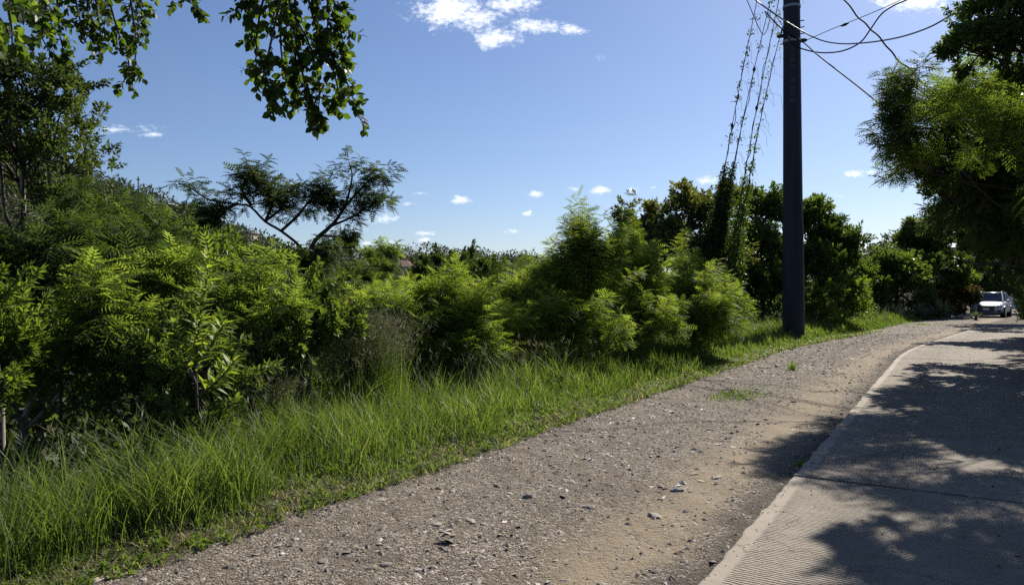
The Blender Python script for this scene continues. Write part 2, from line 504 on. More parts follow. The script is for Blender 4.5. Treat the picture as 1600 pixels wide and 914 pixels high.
# concrete lane, one slab per pour
road = tag(link('concrete_road', None), kind='structure')
joint0, pitch, gap = 6.81, 4.5, .05
W0, W1, TOP, BOT = -1.75, 1.21, 0.0, -.16
for k in range(-3, 9):
    a, b = joint0 + k * pitch + gap / 2, joint0 + (k + 1) * pitch - gap / 2
    if k == 8: b = 44.6
    uu = np.concatenate([[a, a + .006], np.linspace(a + .05, b - .05, 60), [b - .006, b]])
    vv = np.concatenate([[W0, W0 + .01], np.linspace(W0 + .08, W1 - .06, 12), [W1 - .02, W1 - .006, W1]])
    U, V = np.meshgrid(uu, vv, indexing='ij')
    # a slightly worn, wavering arris
    wear = .008 * np.sin(U * 3.1 + k) * np.sin(U * 7.7) + .009 * np.sin(U * 19 + k) * np.sin(U * 5.3) - .010 * np.maximum(0, np.sin(U * 2.3 + k * 2) - .8) * 4
    Vw = V + np.where(V > W1 - .03, wear, 0)
    if k == 8: U = U + (U > b - .02) * .25 * np.sin(V * 2.2)
    Z = np.zeros_like(U) + .004 * np.sin(U * .9 + k) * np.sin(V * 1.1)
    Z[0, :] -= .006; Z[-1, :] -= .006; Z[:, -1] -= .014; Z[:, -2] -= .004; Z[:, 0] -= .008
    X, Y = xy(U, Vw)
    top = np.stack([X, Y, Z], -1); low = top.copy(); low[..., 2] = BOT
    nu, nv = U.shape
    i = np.arange(nu - 1)[:, None] * nv + np.arange(nv - 1)[None, :]
    q = [np.stack([i, i + nv, i + nv + 1, i + 1], -1).reshape(-1, 4)]
    N = nu * nv
    bd = np.concatenate([np.arange(nv), np.arange(1, nu) * nv + nv - 1, (nu - 1) * nv + np.arange(nv - 2, -1, -1), np.arange(nu - 2, 0, -1) * nv])
    nx = np.roll(bd, -1)
    q.append(np.stack([bd, nx, nx + N, bd + N], -1))
    me = np_mesh('slab', np.concatenate([top.reshape(-1, 3), low.reshape(-1, 3)]), np.concatenate(q),
                 {'u': ('POINT', np.tile(U.ravel(), 2)), 'v': ('POINT', np.tile(V.ravel(), 2))})
    link('slab', me, road, M['concrete'])

# ------------------------------------------------------------------ leaf shapes
def tmpl(verts, tris):
    return np.asarray(verts, float), np.asarray(tris, int)


def leaf_broad(w=.30, fold=.10, curl=.10):
    V = [(0, 0, 0), (.28, w * .86, fold * .8), (.28, -w * .86, fold * .8), (.62, w * .9, fold * .5 - curl * .35), (.62, -w * .9, fold * .5 - curl * .35), (1, 0, -curl), (.42, 0, 0)]
    T = [(0, 6, 1), (0, 2, 6), (1, 6, 3), (2, 4, 6), (3, 6, 5), (6, 4, 5)]
    return tmpl(V, T)


def leaf_quick(w=.26, fold=.08, curl=.08):
    V = [(0, 0, 0), (.45, w, fold), (1, 0, -curl), (.45, -w, fold)]
    return tmpl(V, [(0, 2, 1), (0, 3, 2)])


def frond(pairs=6, detail=0, droop=.30, plen=.56, pw=.034):
    """a bipinnate leaf one unit long: paired pinnae along a drooping rachis"""
    V, T = [], []

    def add(vs_, ts_):
        o = len(V); V.extend(vs_); T.extend([tuple(o + i for i in t_) for t_ in ts_])
    def rach(x): return np.array([x, 0, .05 * math.sin(x * 2.2) - droop * x * x])
    add([tuple(rach(0) + (0, .006, 0)), tuple(rach(0) - (0, .006, 0)), tuple(rach(.5)), tuple(rach(1))], [(0, 1, 2), (0, 2, 3)])
    for k in range(pairs):
        x = .2 + .8 * k / (pairs - 1)
        L = plen * (1 - .35 * abs(2 * (k / (pairs - 1)) - .9))
        ang = math.radians(68 - 34 * k / (pairs - 1))
        b = rach(x)
        for s in (-1, 1):
            d = np.array([math.cos(ang), s * math.sin(ang), -.10]); side = np.array([-s * math.sin(ang) * .9, math.cos(ang) * .9, 0.0])
            sag = np.array([0, 0, -.12 * L])
            if detail == 2:
                m0 = b + d * L * .12
                add([tuple(m0 + side * pw * 1.15), tuple(m0 - side * pw * 1.15), tuple(b + d * L + sag)], [(0, 1, 2)])
            elif detail:
                n = 6
                for j in range(n):
                    t0 = .08 + .92 * j / n
                    c0 = b + d * L * t0 + sag * t0 * t0
                    ll = pw * 1.5 * math.sin(math.pi * (.18 + .74 * t0))
                    for q in (-1, 1):
                        tip = c0 + d * L * .07 + side * q * ll + (0, 0, .012)
                        w2 = d * L * .062
                        add([tuple(c0 - w2), tuple(c0 + w2), tuple(tip)], [(0, 1, 2)])
            else:
                m1 = b + d * L * .5 + sag * .25
                tip = b + d * L + sag
                add([tuple(b), tuple(m1 + side * pw), tuple(tip), tuple(m1 - side * pw)], [(0, 1, 2), (0, 2, 3)])
    return tmpl(V, T)


LEAF = {'broad': leaf_broad(), 'quick': leaf_quick(), 'slim': leaf_broad(.17, .06, .14), 'quick_slim': leaf_quick(.17), 'round': leaf_broad(.36, .07, .07),
        'frond': frond(6, 0), 'frond_tri': frond(5, 2, pw=.046), 'frond_fine': frond(7, 1), 'frond_few': frond(5, 2, .25, .44, .075)}


def basis(d, up, roll, rg):
    """rotation matrices (n,3,3) whose x column runs along d and whose z column leans to up"""
    d = d / (np.linalg.norm(d, axis=1, keepdims=True) + 1e-9)
    y = np.cross(np.broadcast_to(up, d.shape), d)
    bad = np.linalg.norm(y, axis=1) < .05
    y[bad] = np.cross(np.array([1.0, .3, 0]), d[bad])
    y /= np.linalg.norm(y, axis=1, keepdims=True)
    z = np.cross(d, y)
    a = rg.normal(0, roll, len(d))[:, None]
    y2 = y * np.cos(a) + z * np.sin(a); z2 = -y * np.sin(a) + z * np.cos(a)
    return np.stack([d, y2, z2], -1)


def sprig(kind, rg):
    """leaf matrices (k,4,4) along a unit shoot"""
    if kind == 'shoot':      n, L, a0, a1, s0, s1, roll = 8, 1.1, 30, 78, .75, 1.05, .3
    elif kind == 'spray':    n, L, a0, a1, s0, s1, roll = 10, 2.6, 35, 70, .7, 1.1, .45
    elif kind == 'tuft':     n, L, a0, a1, s0, s1, roll = 9, 1.0, 20, 85, .7, 1.1, .4
    elif kind == 'wand':     n, L, a0, a1, s0, s1, roll = 14, 4.2, 40, 65, .75, 1.05, .25
    k = np.arange(n)
    tpos = (k + rg.uniform(.2, .8, n)) / n
    az = k * 2.4 + rg.uniform(0, 6.28) + rg.normal(0, .4, n)
    el = np.radians(np.linspace(a1, a0, n) + rg.normal(0, 9, n))
    d = np.stack([np.cos(el), np.sin(el) * np.cos(az), np.sin(el) * np.sin(az) + .12], -1)
    R = basis(d, np.array([.25, 0, 1.0]), roll, rg)
    Ms = np.zeros((n, 4, 4)); Ms[:, :3, :3] = R * rg.uniform(s0, s1, n)[:, None, None]
    Ms[:, 0, 3] = tpos * L; Ms[:, 3, 3] = 1
    Ms[:, 2, 3] = -.08 * L * tpos ** 2
    return Ms


def level_fronds(Ms, rg, keep=.62, sag=.12, roll=.45):
    """compound leaves hold their blades level: lower the pitch of each one and let its face look up"""
    X = Ms[:, :3, 0]; sc = np.linalg.norm(X, axis=1)
    d = X / sc[:, None]; d = d * np.array([1, 1, keep]) - np.array([0, 0, sag]) + rg.normal(0, .06, d.shape)
    Ms = Ms.copy(); Ms[:, :3, :3] = basis(d, np.array([0, 0, 1.0]), roll, rg) * sc[:, None, None]
    return Ms


def instance(tm, Ms, v):
    V, T = tm
    P = np.einsum('nij,vj->nvi', Ms[:, :3, :3], V) + Ms[:, None, :3, 3]
    n = len(Ms)
    tr = (np.arange(n)[:, None, None] * len(V) + T[None]).reshape(-1, 3)
    return P.reshape(-1, 3), tr, np.repeat(v, len(T))


def rand_dirs(n, rg):
    d = rg.normal(0, 1, (n, 3)); return d / np.linalg.norm(d, axis=1, keepdims=True)


def lobe(px, py, d, rx, ry, depth):
    c = at(px, py, d)
    return (c.x, c.y, c.z, rx / F * d, depth, ry / F * d)


def in_view(P, margin=0):
    y = np.maximum(P[:, 1], .1)
    sx = CX + F * P[:, 0] / y; sy = HY - F * (P[:, 2] - CH) / y
    return (P[:, 1] > .5) & (sx > -margin) & (sx < 1600 + margin) & (sy > -margin) & (sy < 914 + margin)


TRIS = [0]
LEAFMESH = {}


def leaf_object_mesh(leaf, mat, vv):
    key = (leaf, mat, round(vv, 1))
    if key not in LEAFMESH:
        V, T = LEAF[leaf]
        me = np_mesh('frond' if leaf.startswith('frond') else 'leaf', V, T, {'v': ('FACE', np.full(len(T), round(vv, 1)))})
        me.materials.append(M[mat]); LEAFMESH[key] = me
    return LEAFMESH[key]


def leaf_parts(root, leaf, mat, Ms, v, n_obj, biggest=True):
    """the leaves that show largest become parts of their own; returns the rest"""
    if n_obj <= 0: return Ms, v
    P = Ms[:, :3, 3]
    dist = np.linalg.norm(P - np.array([0, 0, CH]), axis=1)
    ok = in_view(P)
    score = np.where(ok, dist, 1e6)
    idx = np.argsort(score)[:n_obj]
    idx = idx[score[idx] < 1e5]
    inv = root.matrix_world.inverted() if root.matrix_world else Matrix()
    nm = 'frond' if leaf.startswith('frond') else 'leaf'
    loc = np.array(root.location)
    for i in idx:
        o = bpy.data.objects.new(nm, leaf_object_mesh(leaf, mat, float(np.clip(v[i], .05, .95))))
        Mi = Ms[i].copy(); Mi[:3, 3] -= loc
        o.matrix_local = Matrix(Mi.tolist())
        COL.objects.link(o); o.parent = root
    keep = np.ones(len(Ms), bool); keep[idx] = False
    TRIS[0] += len(idx) * len(LEAF[leaf][1])
    return Ms[keep], v[keep]


def plant(name, label, cat, lobes, n_clump, n_sprig, leaf, kind, size, mat, base=None, trunk_r=.05, cl=.32, up=.35, seed=0,
          group=None, n_obj=0, bark='bark', vb=.5, vs_=.16, twigs=True, stems=1, flat=1.0, trunk_to=None, leafname='foliage', roll=.45,
          branch_bark=None, dens=None, shoots=None, shoot_len=.28):
    rg = np.random.default_rng(1000 + seed)
    if dens is None: dens = 1.0 if leaf.startswith('frond') else 1.65
    n_clump = int(n_clump * 1.3); n_sprig = int(n_sprig * dens); cl = cl * .84
    L = np.array(lobes, float)
    wts = (L[:, 3] * L[:, 4] * L[:, 5]) ** (2 / 3); wts /= wts.sum()
    if base is None: base = (float(np.average(L[:, 0], weights=wts)), float(np.average(L[:, 1], weights=wts)))
    bz = ground(*base) - .05
    root = thing(name, label, cat, (base[0], base[1], bz), 0, group)
    b = np.array([base[0], base[1], bz])
    li = rg.choice(len(L), n_clump, p=wts)
    d = rand_dirs(n_clump, rg)
    d[:, 2] = np.where(rg.random(n_clump) < .6, np.abs(d[:, 2]), d[:, 2])
    rad = rg.uniform(.35, 1.0, n_clump) ** .6
    C = L[li, :3] + d * L[li, 3:6] * rad[:, None] * .86
    C[:, 2] = np.maximum(C[:, 2], np.array([ground(p[0], p[1]) for p in C]) + .15)
    rc = cl * L[li, 3:6].mean(1) * rg.uniform(.6, 1.35, n_clump)
    cv = rg.normal(0, vs_, n_clump) + .12 * (d[:, 2])
    # sprigs around every clump
    ci = rg.integers(0, n_clump, n_sprig)
    sd = rand_dirs(n_sprig, rg)
    sd[:, 2] = sd[:, 2] * .9 + .22
    P = C[ci] + sd * rc[ci][:, None] * rg.uniform(.3, 1.0, n_sprig)[:, None] * np.array([1, 1, flat])
    outw = (P - L[li[ci], :3]) / L[li[ci], 3:6]
    outw /= np.linalg.norm(outw, axis=1, keepdims=True) + 1e-6
    D = sd * .6 + outw * .7 + np.array([0, 0, up]) + rg.normal(0, .25, (n_sprig, 3))
    # leading shoots that break the outline
    ns = n_clump // 3 if shoots is None else shoots
    shoot_lines = []
    if ns:
        cand = np.argsort(-(C[:, 2] - L[li, 2]) / L[li, 5] + rg.normal(0, .45, n_clump))[:ns]
        eP, eD, eC = [], [], []
        for j in cand:
            o_ = (C[j] - L[li[j], :3]) / L[li[j], 3:6]
            dd = o_ * .55 + np.array([0, 0, .45 + .4 * up]) + rg.normal(0, .3, 3); dd /= np.linalg.norm(dd)
            s0 = C[j] + dd * rc[j] * .6; ln = shoot_len * rg.uniform(.5, 1.35)
            m_ = 6
            q = np.array([s0 + dd * ln * t_ + np.array([0, 0, -.12 * ln * t_ * t_]) for t_ in np.linspace(0, 1, m_)])
            shoot_lines.append(q)
            for t_ in range(m_):
                eP.append(q[t_]); eD.append(dd + rg.normal(0, .55 * (1 - .6 * t_ / m_), 3)); eC.append(j)
        P = np.concatenate([P, np.array(eP)]); D = np.concatenate([D, np.array(eD)]); ci = np.concatenate([ci, np.array(eC)])
        outw = np.concatenate([outw, np.tile([0, 0, .8], (len(eP), 1))]); n_sprig = len(P)
    R = basis(D, np.array([0, 0, 1.0]), roll, rg)
    sp = [sprig(kind, rg) for _ in range(8)]
    si = rg.integers(0, 8, n_sprig)
    k = len(sp[0])
    A = np.zeros((n_sprig, 4, 4)); A[:, :3, :3] = R * (size * rg.uniform(.75, 1.2, n_sprig))[:, None, None]; A[:, :3, 3] = P; A[:, 3, 3] = 1
    Ms = np.einsum('nij,nkjl->nkil', A, np.array(sp)[si]).reshape(-1, 4, 4)
    if leaf.startswith('frond'): Ms = level_fronds(Ms, rg)
    young = np.clip((outw[:, 2] - .3) * .25, 0, .25)
    v = np.repeat(vb + cv[ci] + young, k) + rg.normal(0, .09, n_sprig * k)
    v = np.clip(v, .02, .98)
    Ms, v = leaf_parts(root, leaf, mat, Ms, v, n_obj)
    V, T, vf = instance(LEAF[{'frond': 'frond_tri', 'frond_fine': 'frond', 'broad': 'quick', 'slim': 'quick_slim'}.get(leaf, leaf)], Ms, v)
    me = np_mesh(leafname, V - b, T, {'v': ('FACE', vf)})
    tag(link(leafname, me, root, M[mat]), kind='stuff')
    TRIS[0] += len(T)
    # trunk(s), one branch per lobe, twigs to the clumps
    paths_tw = []
    tops = []
    for s in range(stems):
        top = np.array(trunk_to) if trunk_to is not None else np.average(L[:, :3], axis=0, weights=wts) + rg.normal(0, .15, 3) * L[:, 3:6].mean() * (stems > 1)
        bb = b + (rg.normal(0, .18, 3) * (1, 1, 0) if stems > 1 else 0)
        pts = curve_pts(bb, top, 9, .05, rg)
        rr = trunk_r * np.linspace(1.15, .5, 9)
        Vt, Tt = tubes_np([(pts - b, rr)], 7)
        link('trunk' if trunk_r > .04 else 'stem', np_mesh('trunk', Vt, Tt, None, True), root, M[bark]); TRIS[0] += len(Tt)
        tops.append(pts)
    nodes = []
    for i in range(len(L)):
        tp = tops[i % stems]; st = tp[min(8, int(rg.integers(4, 8)))]
        pts = curve_pts(st, L[i, :3], 8, .07, rg)
        Vt, Tt = tubes_np([(pts - b, trunk_r * .55 * np.linspace(1, .4, 8))], 6)
        link('branch', np_mesh('branch', Vt, Tt, None, True), root, M[branch_bark or bark]); TRIS[0] += len(Tt)
        nodes.append(pts)
    if twigs:
        for j in range(n_clump):
            pts = nodes[li[j]]
            i = int(np.argmin(np.linalg.norm(pts - C[j], axis=1)))
            paths_tw.append((curve_pts(pts[max(0, i - 1)], C[j], 5, .08, rg) - b, trunk_r * np.linspace(.32, .12, 5)))
        for q in shoot_lines: paths_tw.append((q - b, np.linspace(.007, .003, len(q))))
        pick = rg.choice(n_sprig, min(n_sprig, 260 if base[1] < 11 else 90), replace=False)
        for j in pick:
            e = P[j] + R[j][:, 0] * size * (1.0 if kind == 'shoot' else 2.0)
            paths_tw.append((np.array([C[ci[j]], (C[ci[j]] + P[j]) / 2 + rg.normal(0, .03, 3), P[j], e]) - b, np.array([.9, .8, .6, .3]) * max(.004, trunk_r * .10)))
        Vt, Tt = tubes_np(paths_tw, 3)
        tag(link('twig', np_mesh('twig', Vt, Tt), root, M[branch_bark or bark]), kind='stuff'); TRIS[0] += len(Tt)
    return root

# ------------------------------------------------------------------ hills and the woods on them
def gauss_hill(name, cx, cy, sx, sy, h, base, n=44):
    xs = np.linspace(cx - 2.6 * sx, cx + 2.6 * sx, n); ys = np.linspace(cy - 2.6 * sy, cy + 2.6 * sy, n)
    X, Y = np.meshgrid(xs, ys, indexing='ij')
    Z = hill_z(X, Y, (cx, cy, sx, sy, h, base))
    i = np.arange(n - 1)[:, None] * n + np.arange(n - 1)[None, :]
    q = np.stack([i, i + n, i + n + 1, i + 1], -1).reshape(-1, 4)
    o = link(name, np_mesh(name, np.stack([X, Y, Z], -1).reshape(-1, 3), q, None, True), None, M['soil'])
    tag(o, kind='structure')


def hill_z(x, y, p):
    cx, cy, sx, sy, h, base = p
    g = np.exp(-.5 * ((np.asarray(x) - cx) / sx) ** 2 - .5 * ((np.asarray(y) - cy) / sy) ** 2)
    return base + (h - base) * g + 1.2 * np.sin(np.asarray(x) * .11 + 1) * np.sin(np.asarray(y) * .09) * g


HILL_A = (-150, 205, 66, 60, 37, -7)
HILL_B = (-60, 380, 140, 45, 20, -16)
HILL_C = (200, 205, 60, 32, 66, -8)
for nm, p in (('hill', HILL_A), ('hill', HILL_B), ('hill', HILL_C)):
    gauss_hill(nm, *p)


def wood(p, n, size, seed, xr, yr, label, clear=()):
    rg = np.random.default_rng(seed)
    x = rg.uniform(*xr, n); y = rg.uniform(*yr, n)
    for (a, b_, r) in clear:
        k = (np.abs(x - a) > r) | (y > b_ + 2) | (y < b_ - 1.1 * r); x, y = x[k], y[k]
    n = len(x)
    z = hill_z(x, y, p)
    s = size * rg.uniform(.55, 1.25, n)
    per = 64
    d = rand_dirs(n * per, rg); d[:, 2] = np.abs(d[:, 2]) * 1.1 - .15
    c = np.repeat(np.stack([x, y, z + s * .35], -1), per, 0); ss = np.repeat(s, per)
    P = c + d * ss[:, None] * rg.uniform(.6, 1.05, n * per)[:, None]
    R = basis(d + rg.normal(0, .5, d.shape), np.array([0, 0, 1.0]), .8, rg)
    Ms = np.zeros((n * per, 4, 4)); Ms[:, :3, :3] = R * (ss * rg.uniform(.2, .38, n * per))[:, None, None]; Ms[:, :3, 3] = P; Ms[:, 3, 3] = 1
    v = np.clip(np.repeat(rg.normal(.45, .17, n), per) + rg.normal(0, .1, n * per), .02, .98)
    V, T, vf = instance(LEAF['quick'], Ms, v)
    V[:, :] = V
    me = np_mesh('hillside_wood', V, T, {'v': ('FACE', vf)})
    tag(link('hillside_wood', me, None, M['far_leaf']), label, 'woodland', None, 'stuff'); TRIS[0] += len(T)


HOUSE_A = at(372, 372, 200); HOUSE_B = at(252, 330, 198)
wood(HILL_A, 1000, 3.0, 1, (-150, -25), (118, 235), 'dark scrub wood covering the steep hill behind the small white flat-roofed house', [(HOUSE_A.x, HOUSE_A.y, 4.5), (HOUSE_B.x, HOUSE_B.y, 4)])
wood(HILL_B, 800, 4.2, 2, (-160, 110), (300, 400), 'grey-green wood on the far low ridge below the palms')
wood(HILL_C, 620, 3.0, 3, (75, 190), (140, 240), 'grey-green scrub wood on the hill rising behind the dark tree at the road end')

# ------------------------------------------------------------------ trees, shrubs
# silhouetted tree with spreading flat limbs
def spreading_tree():
    rg = np.random.default_rng(77)
    D = 17.0
    base = at(485, 560, D); bx, by = base.x, base.y
    bz = ground(bx, by)
    root = thing('spreading_tree', 'thin tree with a leaning dark trunk and flat feathery limbs standing against the sky', 'tree', (bx, by, bz))
    b = np.array([bx, by, bz])
    limbs = [  # px, py, depth shift
        [(485, 520, 0), (482, 450, 0), (481, 410, 0), (492, 378, .1), (520, 352, .3), (538, 325, .5), (546, 300, .6), (550, 275, .6), (545, 255, .6)],
        [(538, 325, .5), (560, 300, .8), (578, 282, .9), (597, 272, 1.0)],
        [(520, 352, .3), (548, 340, .6), (572, 325, .9), (600, 311, 1.2)],
        [(500, 368, .2), (528, 370, .6), (545, 376, .8)],
        [(482, 412, 0), (470, 385, -.4), (440, 360, -.7), (415, 345, -1), (392, 322, -1.2), (372, 318, -1.4), (330, 312, -1.7), (302, 295, -1.9), (280, 285, -2)],
        [(392, 322, -1.2), (378, 300, -1.4), (385, 280, -1.5), (393, 266, -1.6)],
        [(372, 318, -1.4), (345, 330, -1.7), (318, 345, -2), (285, 325, -2.1)],
        [(415, 345, -1), (440, 325, -.8), (450, 305, -.6), (462, 293, -.5)],
        [(440, 360, -.7), (462, 340, -.4), (480, 318, -.2), (498, 300, 0), (512, 282, .2), (520, 270, .3)],
        [(480, 318, -.2), (500, 312, .1), (520, 318, .3)],
        [(415, 345, -1), (425, 320, -1), (420, 298, -1.2), (408, 282, -1.3)],
        [(481, 410, 0), (500, 395, -.6), (515, 388, -1)],
    ]
    Ps, Ds = [], []
    Vs, Ts, o = [], [], 0
    for i, pl in enumerate(limbs):
        pts = smooth_path([at(px, py, D + dd) for px, py, dd in pl], 28) + rg.normal(0, .01, 3)
        r0 = .07 if i == 0 else .035
        V, T = tubes_np([(pts - b, np.linspace(r0, .012, len(pts)))], 6)
        link('trunk' if i == 0 else 'branch', np_mesh('limb', V, T, None, True), root, M['bark'])
        n = len(pts)
        st = int(n * (.66 if i == 0 else .5 if i == 4 else .3))
        for q in range(int((n - st) * 2.0)):
            k = rg.integers(st, n)
            dirn = pts[min(n - 1, k + 1)] - pts[k - 1]; dirn /= np.linalg.norm(dirn) + 1e-9
            Ps.append(pts[k] + rg.normal(0, .13, 3) * (1, 1.3, .7)); Ds.append(dirn * .5 + rg.normal(0, .7, 3) + (0, 0, .12))
    Ps, Ds = np.array(Ps), np.array(Ds)
    n = len(Ps)
    R = basis(Ds, np.array([0, 0, 1.0]), .35, rg)
    sp = np.array([sprig('shoot', rg) for _ in range(8)])
    A = np.zeros((n, 4, 4)); A[:, :3, :3] = R * (.235 * rg.uniform(.7, 1.2, n))[:, None, None]; A[:, :3, 3] = Ps; A[:, 3, 3] = 1
    Ms = np.einsum('nij,nkjl->nkil', A, sp[rg.integers(0, 8, n)]).reshape(-1, 4, 4)
    Ms = level_fronds(Ms, rg, .5, .12)
    v = np.clip(np.repeat(rg.normal(.45, .16, n), 8) + rg.normal(0, .08, n * 8), .02, .98)
    Ms, v = leaf_parts(root, 'frond_few', 'feather_dark', Ms, v, 160)
    V, T, vf = instance(LEAF['frond_few'], Ms, v)
    tag(link('foliage', np_mesh('foliage', V - b, T, {'v': ('FACE', vf)}), root, M['feather_dark']), kind='stuff'); TRIS[0] += len(T)


spreading_tree()

# the near left bank -----------------------------------------------------------------
plant('broadleaf_tree', 'tall dark small-leaved tree with a pale forked trunk behind the hanging twigs', 'tree',
      [lobe(40, 140, 9.6, 75, 60, .9), lobe(20, 215, 9.5, 70, 60, .8), lobe(80, 200, 9.8, 75, 70, .9), lobe(125, 265, 9.4, 62, 62, .8), lobe(30, 280, 10, 80, 80, .9), lobe(-60, 180, 10, 90, 110, 1.0), lobe(105, 330, 9.8, 70, 40, .7)],
      88, 960, 'quick', 'tuft', .08, 'broad_dark', base=(-7.0, 10.2), trunk_r=.05, cl=.33, up=.3, seed=1, branch_bark='bark', bark='pale_bark', vb=.52, n_obj=0)
plant('leafy_bush', 'bright bush of glossy pointed leaves at the edge of the frame beside dark hollow', 'bush',
      [lobe(10, 545, 6.3, 75, 75, .5), lobe(-50, 495, 6.3, 80, 80, .6), lobe(15, 615, 6.1, 45, 40, .4)],
      44, 560, 'slim', 'tuft', .075, 'lime', trunk_r=.03, cl=.32, up=.45, seed=2, stems=3, vb=.28, n_obj=220)
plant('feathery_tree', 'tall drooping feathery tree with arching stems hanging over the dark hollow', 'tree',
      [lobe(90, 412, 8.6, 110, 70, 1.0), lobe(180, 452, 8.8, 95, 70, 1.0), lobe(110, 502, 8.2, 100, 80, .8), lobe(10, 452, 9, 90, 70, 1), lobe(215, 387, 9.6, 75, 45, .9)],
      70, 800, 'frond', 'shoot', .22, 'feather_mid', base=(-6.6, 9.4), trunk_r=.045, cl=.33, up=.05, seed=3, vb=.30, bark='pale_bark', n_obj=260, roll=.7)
plant('feathery_shrub', 'low feathery shrub with fanned fronds just above the shaded grass', 'shrub',
      [lobe(120, 575, 7.6, 60, 30, .5), lobe(60, 600, 7.2, 60, 28, .4)],
      12, 60, 'frond', 'shoot', .25, 'feather', trunk_r=.025, cl=.4, up=.1, seed=4, vb=.45, n_obj=120)
plant('broadleaf_shrub', 'dense mid-green shrub rising behind the pale upright shoot', 'shrub',
      [lobe(260, 438, 10.5, 95, 55, 1.1), lobe(210, 508, 10, 85, 70, 1), lobe(310, 408, 11, 60, 45, 1), lobe(380, 468, 11, 70, 60, 1.0)],
      60, 900, 'quick', 'tuft', .105, 'broad', trunk_r=.05, cl=.34, up=.4, seed=5, vb=.42)
plant('feathery_bush', 'rounded feathery bush topped with yellow-green fronds under the spreading tree', 'bush',
      [lobe(405, 466, 11.5, 62, 48, 1.0), lobe(440, 529, 11, 80, 70, 1.0), lobe(345, 484, 12, 60, 50, .8)],
      42, 560, 'frond', 'shoot', .175, 'feather', trunk_r=.045, cl=.32, up=.2, shoots=5, seed=6, vb=.5, n_obj=160)
plant('leafy_shrub', 'glossy leafy shrub spilling over tall grass left of the grey seed grass', 'shrub',
      [lobe(470, 505, 8.6, 60, 60, .6), lobe(520, 535, 8.6, 40, 50, .5), lobe(430, 575, 8.0, 55, 60, .5)],
      40, 520, 'broad', 'tuft', .085, 'broad', trunk_r=.03, cl=.36, up=.35, seed=7, stems=3, vb=.5, n_obj=200)
plant('leafy_thicket', 'thicket of broad glossy leaves below the pale upright shoot', 'bush',
      [lobe(300, 590, 7.0, 85, 75, .6), lobe(235, 560, 7.3, 60, 55, .6), lobe(370, 560, 7.2, 60, 65, .6), lobe(310, 665, 6.8, 70, 40, .45), lobe(400, 520, 8, 50, 50, .6)],
      64, 520, 'slim', 'tuft', .082, 'broad', trunk_r=.025, cl=.34, up=.35, seed=8, stems=4, vb=.56, n_obj=260)

plant('dark_shrub', 'dark small-leaved shrub woven through the thicket beside the dark hollow', 'shrub',
      [lobe(190, 530, 7.6, 60, 60, .6), lobe(250, 610, 7.2, 50, 50, .5), lobe(360, 600, 7.2, 50, 50, .5), lobe(340, 480, 8.2, 50, 45, .6), lobe(150, 640, 7.0, 45, 30, .4)],
      50, 640, 'quick', 'tuft', .06, 'broad_dark', trunk_r=.025, cl=.4, up=.3, seed=29, stems=3, vb=.55)
plant('feathery_shrub', 'fine feathery shrub leaning over the thicket below the spreading tree', 'shrub',
      [lobe(385, 500, 8.0, 45, 40, .5), lobe(165, 500, 7.4, 55, 40, .5), lobe(260, 470, 8.4, 50, 35, .6)],
      22, 150, 'frond', 'shoot', .22, 'feather', trunk_r=.02, cl=.4, up=.15, seed=35, stems=2, vb=.42, n_obj=60)


def upright_shoot():
    rg = np.random.default_rng(5)
    D = 6.2
    foot, top = at(308, 640, D), at(327, 400, D)
    root = thing('upright_shrub', 'tall upright shoot with whorls of long yellow-green leaves', 'shrub', foot)
    b = np.array(foot)
    stems = [[(308, 640), (306, 560), (312, 500), (322, 440), (327, 398)], [(306, 600), (285, 545), (272, 505)], [(310, 580), (335, 530), (352, 505)], [(309, 620), (345, 590), (370, 560)], [(306, 590), (265, 580), (235, 565)]]
    mats = []
    for i, s in enumerate(stems):
        pts = smooth_path([at(px, py, D + .12 * i * (-1) ** i) for px, py in s], 60)
        V, T = tubes_np([(pts - b, np.linspace(.013, .004, len(pts)))], 6)
        link('stem', np_mesh('stem', V, T, None, True), root, M['bark'])
        n = 84 if i == 0 else 36
        for k in range(n):
            f = .18 + .82 * k / n
            p = pts[int(f * (len(pts) - 1))]; tg = pts[min(len(pts) - 1, int(f * (len(pts) - 1)) + 2)] - pts[max(0, int(f * (len(pts) - 1)) - 2)]
            tg /= np.linalg.norm(tg) + 1e-9
            az = k * 2.4; a = np.cross(tg, (0, 1, .2)); a /= np.linalg.norm(a); c = np.cross(tg, a)
            e = 1.0 - .75 * max(0, f - .8) / .2
            d = (a * math.cos(az) + c * math.sin(az)) * e + tg * (.55 + .4 * (f > .9)) + rg.normal(0, .08, 3)
            R = basis(d[None], np.array([0, 0, 1.0]), .25, rg)[0]
            Mm = np.eye(4); Mm[:3, :3] = R * (.165 - .05 * f) * rg.uniform(.85, 1.15); Mm[:3, 3] = p
            mats.append(Mm)
    Ms = np.array(mats); v = np.clip(rg.normal(.86, .09, len(Ms)), .05, .95)
    leaf_parts(root, 'slim', 'lime', Ms, v, 300)


upright_shoot()

